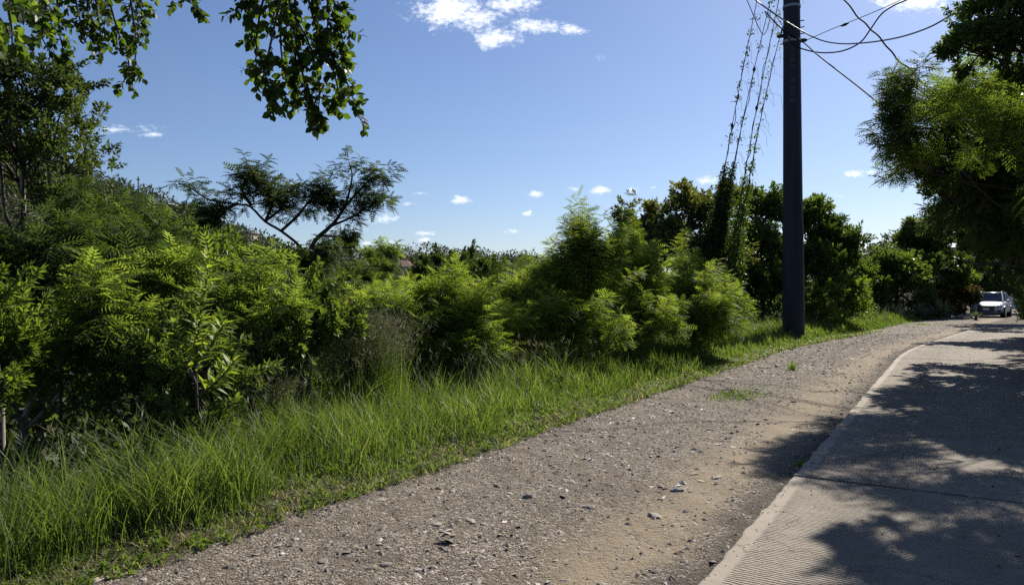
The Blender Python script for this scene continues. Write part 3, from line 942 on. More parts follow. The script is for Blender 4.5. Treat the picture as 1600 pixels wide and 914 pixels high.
# middle of the verge
plant('feathery_bush', 'broad bright green feathery bush beside the grey-green seed grass', 'bush',
      [lobe(650, 523, 11.6, 75, 55, .9), lobe(705, 498, 12.0, 65, 45, .9), lobe(740, 548, 11.6, 55, 55, .8), lobe(680, 573, 11.2, 70, 45, .7), lobe(620, 493, 12.6, 55, 35, .8)],
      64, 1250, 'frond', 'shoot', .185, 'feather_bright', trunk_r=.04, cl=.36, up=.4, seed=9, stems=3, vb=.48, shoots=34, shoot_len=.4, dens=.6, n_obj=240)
plant('feathery_bush', 'yellow-green feathery bush tucked between the two taller feathery ones', 'bush',
      [lobe(785, 523, 12.8, 45, 45, .7), lobe(800, 493, 14.5, 60, 40, .9)],
      28, 430, 'frond', 'shoot', .185, 'feather_bright', trunk_r=.035, cl=.38, up=.3, seed=10, stems=2, vb=.55, n_obj=80)
plant('feathery_tree', 'tallest feathery shrub with a thin spire top against pale sky', 'shrub',
      [lobe(900, 466, 15, 65, 70, .9), lobe(935, 426, 15.2, 50, 60, .8), lobe(900, 401, 15, 28, 32, .4), lobe(860, 446, 15.2, 40, 40, .6), lobe(880, 526, 14.4, 75, 45, .8), lobe(902, 375, 15, 12, 18, .2)],
      66, 1150, 'frond', 'shoot', .19, 'feather_bright', base=(1.4, 15.2), trunk_r=.035, cl=.34, up=.6, seed=11, stems=2, vb=.55, shoots=40, shoot_len=.6, dens=.5, n_obj=200, trunk_to=at(902, 345, 15))
plant('feathery_shrub', 'pointed feathery shrub next to the tall spired one', 'shrub',
      [lobe(985, 464, 16.5, 50, 65, .9), lobe(985, 409, 16.5, 30, 38, .5), lobe(1010, 504, 16, 60, 45, .8), lobe(970, 524, 15.6, 55, 40, .7)],
      50, 860, 'frond', 'shoot', .19, 'feather_bright', trunk_r=.03, cl=.36, up=.6, seed=12, stems=2, vb=.55, shoots=30, shoot_len=.6, dens=.5, n_obj=120)
plant('feathery_shrub', 'round-topped feathery shrub in front of the vine-wrapped guy wires', 'shrub',
      [lobe(1065, 439, 18.5, 42, 40, .8), lobe(1080, 479, 18, 55, 45, .9), lobe(1115, 499, 18, 45, 42, .8), lobe(1060, 514, 17.4, 55, 35, .8)],
      48, 800, 'frond', 'shoot', .20, 'feather_bright', trunk_r=.035, cl=.36, up=.4, seed=13, stems=2, vb=.52, dens=.6, shoots=24, shoot_len=.4, n_obj=110)

plant('feathery_bush', 'low sprawling feathery bush merging the feet of the taller feathery shrubs along the verge', 'bush',
      [lobe(845, 515, 13.2, 48, 34, .7), lobe(925, 525, 13.6, 55, 28, .7), lobe(1010, 518, 15, 52, 30, .7), lobe(1105, 505, 17, 45, 26, .7), lobe(790, 535, 12.2, 36, 26, .6)],
      44, 420, 'frond', 'shoot', .20, 'feather_bright', trunk_r=.02, cl=.4, up=.15, seed=38, stems=3, vb=.58, n_obj=80, shoots=26, shoot_len=.35)

# second row, darker, beyond the feathery ones
BACK = 'dark shrubs filling the gully behind the verge'
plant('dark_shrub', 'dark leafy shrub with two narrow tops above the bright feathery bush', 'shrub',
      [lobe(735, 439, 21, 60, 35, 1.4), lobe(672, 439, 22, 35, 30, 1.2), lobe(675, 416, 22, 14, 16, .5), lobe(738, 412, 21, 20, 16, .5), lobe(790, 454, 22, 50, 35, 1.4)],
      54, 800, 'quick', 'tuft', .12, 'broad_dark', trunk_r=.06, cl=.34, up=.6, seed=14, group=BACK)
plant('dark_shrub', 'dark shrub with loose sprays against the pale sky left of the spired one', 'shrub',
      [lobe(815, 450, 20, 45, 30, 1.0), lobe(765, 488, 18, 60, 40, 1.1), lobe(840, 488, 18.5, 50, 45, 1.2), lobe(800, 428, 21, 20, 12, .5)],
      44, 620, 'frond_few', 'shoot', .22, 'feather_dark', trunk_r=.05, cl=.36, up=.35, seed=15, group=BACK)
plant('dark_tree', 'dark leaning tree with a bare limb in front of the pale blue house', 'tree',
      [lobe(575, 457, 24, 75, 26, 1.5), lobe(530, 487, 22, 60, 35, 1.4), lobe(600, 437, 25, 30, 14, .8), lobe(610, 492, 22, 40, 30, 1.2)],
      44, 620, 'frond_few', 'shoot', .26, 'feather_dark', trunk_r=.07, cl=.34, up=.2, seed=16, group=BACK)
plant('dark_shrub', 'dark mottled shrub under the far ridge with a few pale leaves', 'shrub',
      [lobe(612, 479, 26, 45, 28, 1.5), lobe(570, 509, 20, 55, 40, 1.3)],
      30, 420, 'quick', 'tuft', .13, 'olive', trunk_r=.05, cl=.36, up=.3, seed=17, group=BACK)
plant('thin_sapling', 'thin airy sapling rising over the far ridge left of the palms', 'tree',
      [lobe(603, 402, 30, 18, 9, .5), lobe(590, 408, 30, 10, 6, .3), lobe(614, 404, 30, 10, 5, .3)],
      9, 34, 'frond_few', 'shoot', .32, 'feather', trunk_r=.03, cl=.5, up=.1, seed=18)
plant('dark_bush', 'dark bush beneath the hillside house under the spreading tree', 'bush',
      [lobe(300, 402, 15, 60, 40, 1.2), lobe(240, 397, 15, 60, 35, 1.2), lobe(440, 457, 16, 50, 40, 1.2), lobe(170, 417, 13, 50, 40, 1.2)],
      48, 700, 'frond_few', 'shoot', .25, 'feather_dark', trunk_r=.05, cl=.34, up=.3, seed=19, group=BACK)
# by the pole
plant('round_tree', 'large rounded dark brown-green tree behind the feathery shrubs', 'tree',
      [lobe(1010, 360, 30, 58, 48, 1.6), lobe(1075, 350, 30, 62, 50, 1.8), lobe(1130, 340, 31, 40, 46, 1.4), lobe(1040, 410, 29, 80, 50, 1.8), lobe(1110, 430, 29, 60, 60, 1.6), lobe(975, 395, 30, 32, 34, 1.0)],
      80, 2300, 'quick', 'tuft', .175, 'olive', trunk_r=.16, cl=.46, up=.3, seed=20, vb=.40)
plant('broadleaf_tree', 'dark broad-leaved tree whose leafy top rises just left of the big pole', 'tree',
      [lobe(1195, 345, 33, 38, 46, 1.4), lobe(1180, 400, 32, 50, 50, 1.6), lobe(1150, 460, 30, 50, 45, 1.5), lobe(1205, 460, 31, 45, 50, 1.5)],
      56, 1500, 'quick', 'tuft', .19, 'broad', trunk_r=.14, cl=.46, up=.35, seed=21, vb=.36)
plant('broadleaf_tree', 'dark broad-leaved tree spreading out on the far side of the big pole', 'tree',
      [lobe(1275, 365, 33, 40, 44, 1.5), lobe(1310, 385, 33, 34, 36, 1.3), lobe(1270, 425, 32, 50, 42, 1.6), lobe(1255, 345, 34, 26, 26, 1.0), lobe(1310, 420, 33, 28, 34, 1.2)],
      60, 1600, 'quick', 'tuft', .19, 'broad', trunk_r=.14, cl=.44, up=.35, seed=22, vb=.40)
plant('low_shrub', 'low bright yellow-green shrub in the grass just past the big pole', 'shrub',
      [lobe(1285, 468, 30, 32, 24, 1.0), lobe(1325, 462, 32, 36, 26, 1.1), lobe(1345, 480, 33, 30, 18, .9), lobe(1288, 497, 30, 36, 20, .9), lobe(1330, 494, 32, 36, 18, .9)],
      40, 800, 'quick', 'tuft', .14, 'lime', trunk_r=.04, cl=.5, up=.5, seed=23, stems=3, vb=.40)
# end of the road
plant('hedge_shrub', 'grey-green broad shrub beneath the two small palms', 'shrub',
      [lobe(1385, 425, 47, 45, 28, 1.8), lobe(1360, 450, 45, 40, 34, 1.6), lobe(1415, 455, 46, 45, 40, 1.7), lobe(1440, 425, 48, 36, 30, 1.5)],
      56, 1350, 'quick', 'tuft', 0.240, 'broad', trunk_r=.10, cl=.46, up=.4, seed=24, vb=.42)
plant('dark_tree', 'dark tree standing at the end of the road behind the shrubs', 'tree',
      [lobe(1440, 385, 50, 36, 32, 1.8), lobe(1460, 370, 51, 30, 26, 1.5), lobe(1465, 420, 50, 36, 40, 1.8), lobe(1425, 372, 50, 20, 20, 1.0)],
      56, 1282, 'quick', 'tuft', 0.252, 'broad_dark', trunk_r=.14, cl=.46, up=.4, seed=25, vb=.5)
plant('clipped_hedge', 'boxy dark hedge with rust-tinted top leaves beside the white car', 'hedge',
      [lobe(1465, 472, 49.5, 30, 24, 1.2), lobe(1490, 468, 49.5, 28, 26, 1.2), lobe(1508, 472, 49.5, 16, 26, 1.2), lobe(1445, 480, 49.5, 20, 18, 1.0), lobe(1460, 486, 49, 26, 12, 1.0), lobe(1495, 486, 49, 28, 12, 1.0), lobe(1478, 462, 49.5, 34, 14, 1.1)],
      60, 1350, 'quick', 'tuft', 0.180, 'rust', trunk_r=.06, cl=.46, up=.35, seed=26, stems=3, vb=.46)
plant('leafy_shrub', 'yellow-green shrub in front of the white balcony railing', 'shrub',
      [lobe(1485, 432, 49, 24, 18, 1.3), lobe(1510, 440, 49, 18, 22, 1.2), lobe(1515, 415, 56, 24, 28, 1.4)],
      34, 756, 'quick', 'tuft', 0.228, 'broad', trunk_r=.06, cl=.48, up=.4, seed=27, vb=.56)
plant('shade_tree', 'dark tree arching low over the end of the concrete in front of the car', 'tree',
      [lobe(1580, 375, 42, 46, 46, 2.4), lobe(1545, 350, 42, 40, 36, 2.0), lobe(1622, 425, 40, 34, 50, 2.2), lobe(1600, 340, 41, 60, 50, 2.4), lobe(1570, 340, 37, 40, 36, 2.2)],
      60, 1100, 'quick', 'tuft', .22, 'broad_dark', base=(32.6, 38.5), trunk_r=.16, cl=.44, up=.15, seed=36, vb=.5)
plant('dark_tree', 'shadowy tree hanging over the parked white car', 'tree',
      [lobe(1550, 425, 60, 40, 34, 2.2), lobe(1530, 455, 58, 20, 26, 1.4), lobe(1590, 430, 58, 36, 40, 2.2), lobe(1535, 385, 60, 30, 26, 2), lobe(1610, 470, 57, 14, 22, 1.2)],
      60, 1485, 'quick', 'tuft', 0.288, 'broad', trunk_r=.16, cl=.48, up=.2, seed=28, vb=.34)

# right bank over the lane
RT = 'trees overhanging the concrete lane'
plant('feathery_tree', 'roadside tree with big pale-lit feathery fronds hanging over the concrete lane', 'tree',
      [lobe(1545, 125, 10.2, 45, 26, .4), lobe(1475, 172, 11.2, 36, 30, .4), lobe(1525, 175, 10.6, 45, 24, .4), lobe(1585, 165, 9.8, 40, 30, .4), lobe(1560, 235, 9.8, 50, 26, .4), lobe(1440, 268, 12.2, 26, 22, .3), lobe(1500, 265, 11.6, 40, 24, .4), lobe(1620, 220, 9.6, 40, 50, .5), lobe(1590, 290, 9.8, 40, 24, .4)],
      34, 84, 'frond_fine', 'shoot', .27, 'feather', base=(10.4, 10.3), trunk_r=.035, cl=.5, up=.05, seed=30, shoots=6, group=RT, vb=.44, n_obj=220, trunk_to=at(1640, 230, 11))
plant('feathery_tree', 'dark drooping feathery limb reaching out furthest from the roadside over the lane', 'tree',
      [lobe(1415, 165, 12.2, 30, 34, .45), lobe(1395, 205, 12.2, 40, 26, .45), lobe(1352, 224, 12.2, 20, 12, .3), lobe(1450, 200, 12.6, 45, 40, .6)],
      26, 120, 'frond', 'shoot', .23, 'feather_dark', base=(10.0, 13.2), trunk_r=.03, cl=.42, up=-.15, seed=31, group=RT, vb=.40, n_obj=90, trunk_to=at(1600, 215, 13), roll=.7)
plant('broadleaf_tree', 'tall dark small-leaved tree at the top corner above the feathery fronds', 'tree',
      [lobe(1565, 30, 9.6, 60, 50, .8), lobe(1520, 75, 9.6, 40, 36, .6), lobe(1492, 68, 9.6, 16, 30, .35), lobe(1610, 85, 9.4, 60, 50, .8), lobe(1570, -50, 9.8, 70, 60, .9), lobe(1660, 0, 9.4, 80, 100, 1.0)],
      90, 2000, 'quick', 'tuft', .075, 'broad', base=(8.6, 8.6), trunk_r=.05, cl=.38, up=.3, seed=32, group=RT, vb=.5)
plant('broadleaf_tree', 'dense shadowed tree forming the dark mass over the lane below the fronds', 'tree',
      [lobe(1530, 320, 17, 55, 55, 1.3), lobe(1570, 320, 12.5, 50, 60, .8), lobe(1525, 285, 13, 45, 40, .7), lobe(1604, 405, 13, 34, 56, .8), lobe(1480, 300, 14, 32, 40, .7), lobe(1560, 240, 12.5, 60, 50, .7), lobe(1570, 400, 18, 60, 60, 1.5), lobe(1510, 255, 16, 60, 45, 1.2), lobe(1590, 300, 15, 70, 70, 1.3), lobe(1500, 350, 19, 36, 36, 1.0), lobe(1650, 380, 16, 70, 90, 1.5), lobe(1560, 190, 17, 70, 70, 1.4)],
      140, 2500, 'quick', 'tuft', .125, 'broad_dark', base=(14.5, 17.0), trunk_r=.16, cl=.40, up=.15, seed=33, group=RT, vb=.42)
plant('broadleaf_tree', 'deep green roadside tree low over the far end of the concrete', 'tree',
      [lobe(1622, 435, 27, 40, 50, 1.6), lobe(1575, 360, 27, 50, 46, 1.8), lobe(1634, 490, 26, 24, 26, 1.2), lobe(1520, 330, 28, 36, 30, 1.4), lobe(1620, 330, 27, 60, 80, 2)],
      80, 2025, 'quick', 'tuft', 0.168, 'broad', base=(20.2, 26), trunk_r=.16, cl=.46, up=.15, seed=34, group=RT, vb=.5)
plant('feathery_tree', 'drooping feathery tree whose fronds hang in a ragged curtain below the pale-lit fronds', 'tree',
      [lobe(1495, 250, 13, 40, 34, .6), lobe(1535, 310, 13.5, 45, 40, .7), lobe(1580, 260, 12, 50, 50, .7), lobe(1500, 330, 15, 34, 34, .7), lobe(1585, 365, 13.5, 40, 40, .8), lobe(1430, 272, 13, 26, 20, .4), lobe(1610, 340, 12, 50, 60, .8)],
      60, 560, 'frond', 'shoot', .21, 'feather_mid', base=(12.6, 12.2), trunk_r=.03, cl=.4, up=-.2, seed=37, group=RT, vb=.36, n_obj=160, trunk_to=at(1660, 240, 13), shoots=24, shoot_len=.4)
ROADSIDE = ['leafy roadside tree rising over the lane right behind the pale-lit feathery fronds', 'taller leafy roadside tree beside the dense shadowed tree', 'leafy roadside tree nearest the camera on the bank above the concrete',
            'leafy roadside tree past the dense shadowed tree, beside the middle of the lane', 'leafy roadside tree abreast of the big pole across the lane', 'leafy roadside tree just past the big pole, on the other side of the lane',
            'leafy roadside tree leaning closest over the concrete, just before the pole', 'leafy roadside tree beside the end of the concrete', 'last leafy roadside tree, beyond the end of the concrete']
# trees of the same row standing beyond the edge of the picture: they shade the lane
for i, (uu_, vv_, h_) in enumerate(((12.5, -2.8, 4.6), (16.5, -3.0, 5.2), (9.0, -3.6, 5.0), (21, -2.8, 5.0), (27, -2.8, 5.0), (34, -2.6, 5.0), (24, -2.1, 5.4), (40, -3.2, 4.6), (47, -3.6, 4.8))):
    x_, y_ = xy(uu_, vv_)
    plant('roadside_tree', ROADSIDE[i], 'tree',
          [(x_, y_, h_, 1.5, 1.5, 1.3), (x_ - .5, y_ + .9, h_ - .8, 1.3, 1.3, 1.0), (x_ + .3, y_ - 1.1, h_ - .6, 1.3, 1.3, 1.1), (x_ + .6, y_ + .2, h_ - 2.2, 1.2, 1.2, 1.2)],
          44, 760, 'quick', 'tuft', .14, 'broad', base=(x_ + .3, y_), trunk_r=.10, cl=.38, up=.2, dens=1.0, seed=40 + i, group='roadside trees along the lane', twigs=False)


# the tree whose twigs hang into the top of the picture
def hanging_tree():
    rg = np.random.default_rng(21)
    bx, by = -4.4, 2.3
    bz = ground(bx, by)
    root = thing('overhanging_tree', 'tree with glossy oval leaves hanging down into the sky from above', 'tree', (bx, by, bz))
    b = np.array([bx, by, bz])
    tr = smooth_path([(bx, by, bz), (bx + .1, by, 1.6), (bx + .35, by + .3, 3.2), (bx + .5, by + .6, 4.6)], 24)
    V, T = tubes_np([(tr - b, np.linspace(.16, .10, len(tr)))], 10); link('trunk', np_mesh('trunk', V, T, None, True), root, M['bark'])
    groups = [
        (4.9, [[(432, -90), (455, 0), (478, 70), (500, 140), (492, 205)], [(436, -80), (412, 20), (400, 80), (398, 130)], [(470, -90), (520, 0), (536, 60), (545, 95)],
               [(462, -80), (500, 50), (535, 120), (558, 185)], [(405, -90), (390, -10), (388, 22)], [(450, -80), (440, 40), (446, 110), (470, 170)],
               [(478, -90), (490, 10), (515, 70), (530, 140), (520, 160)], [(455, -80), (425, 60), (418, 120), (430, 165)], [(460, -80), (468, 60), (462, 130)], [(500, -80), (512, 20), (505, 90)], [(440, -80), (470, 100), (486, 160), (488, 190)]], 19, .066, 14),
        (5.3, [[(75, -90), (88, 0), (98, 50), (104, 88)], [(150, -90), (170, 0), (188, 55), (200, 95), (190, 130)], [(130, -90), (150, 0), (158, 50), (158, 92)], [(105, -90), (122, 0), (130, 45)],
               [(230, -90), (262, -20), (295, 5), (308, 12)], [(180, -90), (205, -20), (222, 10), (228, 50)], [(60, -80), (70, 10), (62, 40)], [(160, -90), (140, 10), (146, 60)], [(190, -90), (212, 30), (216, 80), (205, 125)], [(85, -90), (60, 30), (80, 95)]], 16, .060, 11),
        (3.4, [[(-10, -120), (5, -20), (14, 40), (20, 70)], [(-40, -120), (-20, 0), (-5, 60)], [(20, -120), (18, -30), (30, 10)]], 9, .068, 12),
        (5.0, [[(520, -110), (548, -40), (560, -8)], [(640, -160), (600, -90), (570, -40)]], 6, .058, 8),
    ]
    mats, tw = [], []
    limb_ends = []
    for (D, stems, nsub, ls, per) in groups:
        for s in stems:
            dj = rg.normal(0, .16)
            pts = smooth_path([at(px + rg.normal(0, 3), py, D + dj) for px, py in s], 40)
            limb_ends.append(pts[0])
            V, T = tubes_np([(pts - b, np.linspace(.010, .003, len(pts)))], 5)
            link('branch', np_mesh('branch', V, T, None, True), root, M['bark'])
            for q in range(nsub):
                f = .12 + .88 * (q + rg.uniform(0, 1)) / nsub
                k = min(len(pts) - 2, int(f * (len(pts) - 1)))
                tg = pts[k + 1] - pts[k]; tg /= np.linalg.norm(tg)
                d = tg * .6 + rg.normal(0, .65, 3); d[2] -= .15; d /= np.linalg.norm(d)
                L = rg.uniform(.07, .19) * (1.0 if f < .8 else .7)
                sub = np.array([pts[k] + d * L * t_ + np.array([0, 0, -.10 * L]) * t_ * t_ for t_ in np.linspace(0, 1, 4)])
                tw.append((sub - b, np.array([.0028, .0024, .002, .0014])))
                nl = int(per * rg.uniform(.5, .85))
                for j in range(nl):
                    t_ = (j + .6) / nl
                    p = pts[k] + d * L * t_ + np.array([0, 0, -.10 * L * t_ * t_])
                    sd = rg.normal(0, 1, 3); sd -= d * sd.dot(d); sd /= np.linalg.norm(sd)
                    ld = d * .45 + sd * .9 + np.array([0, 0, -.42])
                    R = basis(ld[None], rg.normal(0, .7, 3) + np.array([0, 0, .9]), .5, rg)[0]
                    Mm = np.eye(4); Mm[:3, :3] = R * ls * rg.uniform(.6, 1.12); Mm[:3, 3] = p; mats.append(Mm)
    V, T = tubes_np(tw, 3); tag(link('twig', np_mesh('twig', V, T), root, M['bark']), kind='stuff')
    for e in (np.array(at(450, -110, 4.9)), np.array(at(120, -110, 5.3)), np.array(at(-10, -150, 3.4)), np.array(at(560, -150, 5.0))):
        pts = smooth_path([tr[-4], tr[-1] + (e - tr[-1]) * .4 + np.array([0, 0, .45]), e + np.array([0, 0, .25]), e], 30)
        V, T = tubes_np([(pts - b, np.linspace(.06, .012, len(pts)))], 7); link('branch', np_mesh('branch', V, T, None, True), root, M['bark'])
    for e in limb_ends:
        near = min((np.array(at(450, -110, 4.9)), np.array(at(120, -110, 5.3)), np.array(at(-10, -150, 3.4)), np.array(at(560, -150, 5.0))), key=lambda q: np.linalg.norm(q - e))
        V, T = tubes_np([(np.array([near, (near + e) / 2 + (0, 0, .03), e]) - b, np.array([.012, .011, .010]))], 5); link('branch', np_mesh('branch', V, T, None, True), root, M['bark'])
    # the rest of its crown, above and behind the view
    n = 1500
    P = np.array([bx + .6, by + .2, 5.2]) + rand_dirs(n, rg) * np.array([1.7, 1.6, 1.1]) * rg.uniform(.4, 1, n)[:, None] ** .5
    R = basis(rand_dirs(n, rg), np.array([0, 0, 1.0]), .6, rg)
    A = np.zeros((n, 4, 4)); A[:, :3, :3] = R * .075; A[:, :3, 3] = P; A[:, 3, 3] = 1
    Ms = np.concatenate([np.array(mats), A]); v = np.clip(rg.normal(.45, .2, len(Ms)), .03, .97)
    Ms, v = leaf_parts(root, 'round', 'hang', Ms, v, 300)
    V, T, vf = instance(LEAF['round'], Ms, v)
    tag(link('foliage', np_mesh('foliage', V - b, T, {'v': ('FACE', vf)}), root, M['hang']), kind='stuff'); TRIS[0] += len(T)


hanging_tree()

# undergrowth in the shade of the bank
def undergrowth():
    rg = np.random.default_rng(9)
    n = 13500
    u = 46 * rg.random(n) ** 1.4; v = verge(u) + .35 + 7.5 * rg.random(n) ** 1.3
    x, y = xy(u, v); z = ground_uv(u, v) + rg.uniform(0, 1, n) ** 1.6 * (.25 + 1.5 * sstep(.3, 3.2, v - verge(u)))
    d = rand_dirs(n, rg); d[:, 2] = np.abs(d[:, 2]) * .7
    R = basis(d, np.array([0, 0, 1.0]), .5, rg)
    A = np.zeros((n, 4, 4)); A[:, :3, :3] = R * rg.uniform(.07, .16, n)[:, None, None]; A[:, :3, 3] = np.stack([x, y, z], -1); A[:, 3, 3] = 1
    sp = np.array([sprig('tuft', rg) for _ in range(6)])[:, :4]
    Ms = np.einsum('nij,nkjl->nkil', A, sp[rg.integers(0, 6, n)]).reshape(-1, 4, 4)
    vv = np.clip(rg.normal(.4, .2, len(Ms)), .02, .95)
    V, T, vf = instance(LEAF['quick'], Ms, vv)
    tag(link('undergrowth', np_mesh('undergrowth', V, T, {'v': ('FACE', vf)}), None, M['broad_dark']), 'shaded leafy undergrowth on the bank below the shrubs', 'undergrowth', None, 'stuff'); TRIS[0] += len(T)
    n = 9000
    u = rg.uniform(18, 52, n); v = rg.uniform(5.9, 10.5, n)
    x, y = xy(u, v); z = ground_uv(u, v) + rg.random(n) ** 1.4 * (.3 + 1.9 * sstep(5.9, 8, v))
    d = rand_dirs(n, rg); d[:, 2] = np.abs(d[:, 2]) * .7
    R = basis(d, np.array([0, 0, 1.0]), .5, rg)
    A = np.zeros((n, 4, 4)); A[:, :3, :3] = R * rg.uniform(.12, .24, n)[:, None, None]; A[:, :3, 3] = np.stack([x, y, z], -1); A[:, 3, 3] = 1
    Ms = np.einsum('nij,nkjl->nkil', A, sp[rg.integers(0, 6, n)]).reshape(-1, 4, 4)
    V, T, vf = instance(LEAF['quick'], Ms, np.clip(rg.normal(.45, .2, len(Ms)), .02, .95))
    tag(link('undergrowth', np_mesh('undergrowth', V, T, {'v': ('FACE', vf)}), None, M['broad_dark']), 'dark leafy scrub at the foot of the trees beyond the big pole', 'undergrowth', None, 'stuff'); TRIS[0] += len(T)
    # right bank
    n = 5000
    u = rg.uniform(4, 58, n); v = rg.uniform(-6.5, -2.1, n) - .0 * u
    x, y = xy(u, v); z = ground_uv(u, v) + rg.uniform(0, 1, n) ** 1.4 * (.2 + 1.3 * sstep(-2.1, -3.6, v))
    d = rand_dirs(n, rg); d[:, 2] = np.abs(d[:, 2]) * .7
    R = basis(d, np.array([0, 0, 1.0]), .5, rg)
    A = np.zeros((n, 4, 4)); A[:, :3, :3] = R * rg.uniform(.07, .16, n)[:, None, None]; A[:, :3, 3] = np.stack([x, y, z], -1); A[:, 3, 3] = 1
    Ms = np.einsum('nij,nkjl->nkil', A, sp[rg.integers(0, 6, n)]).reshape(-1, 4, 4)
    V, T, vf = instance(LEAF['quick'], Ms, np.clip(rg.normal(.4, .2, len(Ms)), .02, .95))
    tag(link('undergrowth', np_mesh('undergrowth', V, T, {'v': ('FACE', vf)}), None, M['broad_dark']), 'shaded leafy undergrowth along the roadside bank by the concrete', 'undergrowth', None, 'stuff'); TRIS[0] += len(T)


undergrowth()


def gully_wood():
    """the mass of crowns that fills the gully behind the verge shrubs"""
    rg = np.random.default_rng(19)
    n = 330
    u = rg.uniform(-8, 75, n); v = 12.5 + 45 * rg.random(n) ** 1.4
    x, y = xy(u, v); g = ground_uv(u, v)
    s = rg.uniform(1.5, 3.0, n)
    lim = CH + .004 * y - .3 + rg.normal(0, .25, n)          # tops stay below the sight line of the ridge
    zc = np.minimum(g + rg.uniform(2.5, 6, n), lim - s * .9)
    per = 110
    d = rand_dirs(n * per, rg); d[:, 2] = np.abs(d[:, 2]) * 1.1 - .3
    ss = np.repeat(s, per); P = np.repeat(np.stack([x, y, zc], -1), per, 0) + d * ss[:, None] * rg.uniform(.6, 1.05, n * per)[:, None]
    R = basis(d + rg.normal(0, .5, d.shape), np.array([0, 0, 1.0]), .8, rg)
    Ms = np.zeros((n * per, 4, 4)); Ms[:, :3, :3] = R * rg.uniform(.38, .75, n * per)[:, None, None]; Ms[:, :3, 3] = P; Ms[:, 3, 3] = 1
    V, T, vf = instance(LEAF['quick'], Ms, np.clip(np.repeat(rg.normal(.42, .18, n), per) + rg.normal(0, .12, n * per), .02, .98))
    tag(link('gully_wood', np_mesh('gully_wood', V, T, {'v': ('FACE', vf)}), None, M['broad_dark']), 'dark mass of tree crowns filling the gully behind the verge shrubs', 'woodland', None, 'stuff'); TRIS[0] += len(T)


gully_wood()

# ------------------------------------------------------------------ grass
def blades(u, v, h, w, lean, rg, nseg=3):
    """curved blades as a strip mesh; u, v, h, w arrays"""
    n = len(u)
    x, y = xy(u, v); z = np.maximum(ground_uv(u, v), np.where(v < 4.7, track_z(u, v), -99)) - .01
    b = np.stack([x, y, z], -1)
    az = rg.uniform(0, 2 * np.pi, n)
    d = np.stack([np.cos(az), np.sin(az), np.zeros(n)], -1) + np.array([-.25, .12, 0])
    face = rg.uniform(0, np.pi, n)
    sd = np.stack([np.cos(face), np.sin(face), np.zeros(n)], -1)
    V = []
    for s in range(nseg):
        t_ = s / nseg
        c = b + np.array([0, 0, 1.0]) * (h * t_ * (1 - .22 * lean * t_))[:, None] + d * (h * lean * .75 * t_ ** 2)[:, None]
        ww = (w * (1 - .55 * t_ * t_))[:, None]
        V += [c - sd * ww, c + sd * ww]
    V.append(b + np.array([0, 0, 1.0]) * (h * (1 - .22 * lean))[:, None] + d * (h * lean * .75)[:, None])
    V = np.stack(V, 1)
    tl = []
    for s in range(nseg - 1):
        tl += [(2 * s, 2 * s + 1, 2 * s + 3), (2 * s, 2 * s + 3, 2 * s + 2)]
    tl.append((2 * nseg - 2, 2 * nseg - 1, 2 * nseg))
    T = np.arange(n)[:, None, None] * (2 * nseg + 1) + np.array(tl)[None]
    return V.reshape(-1, 3), T.reshape(-1, 3), len(tl)


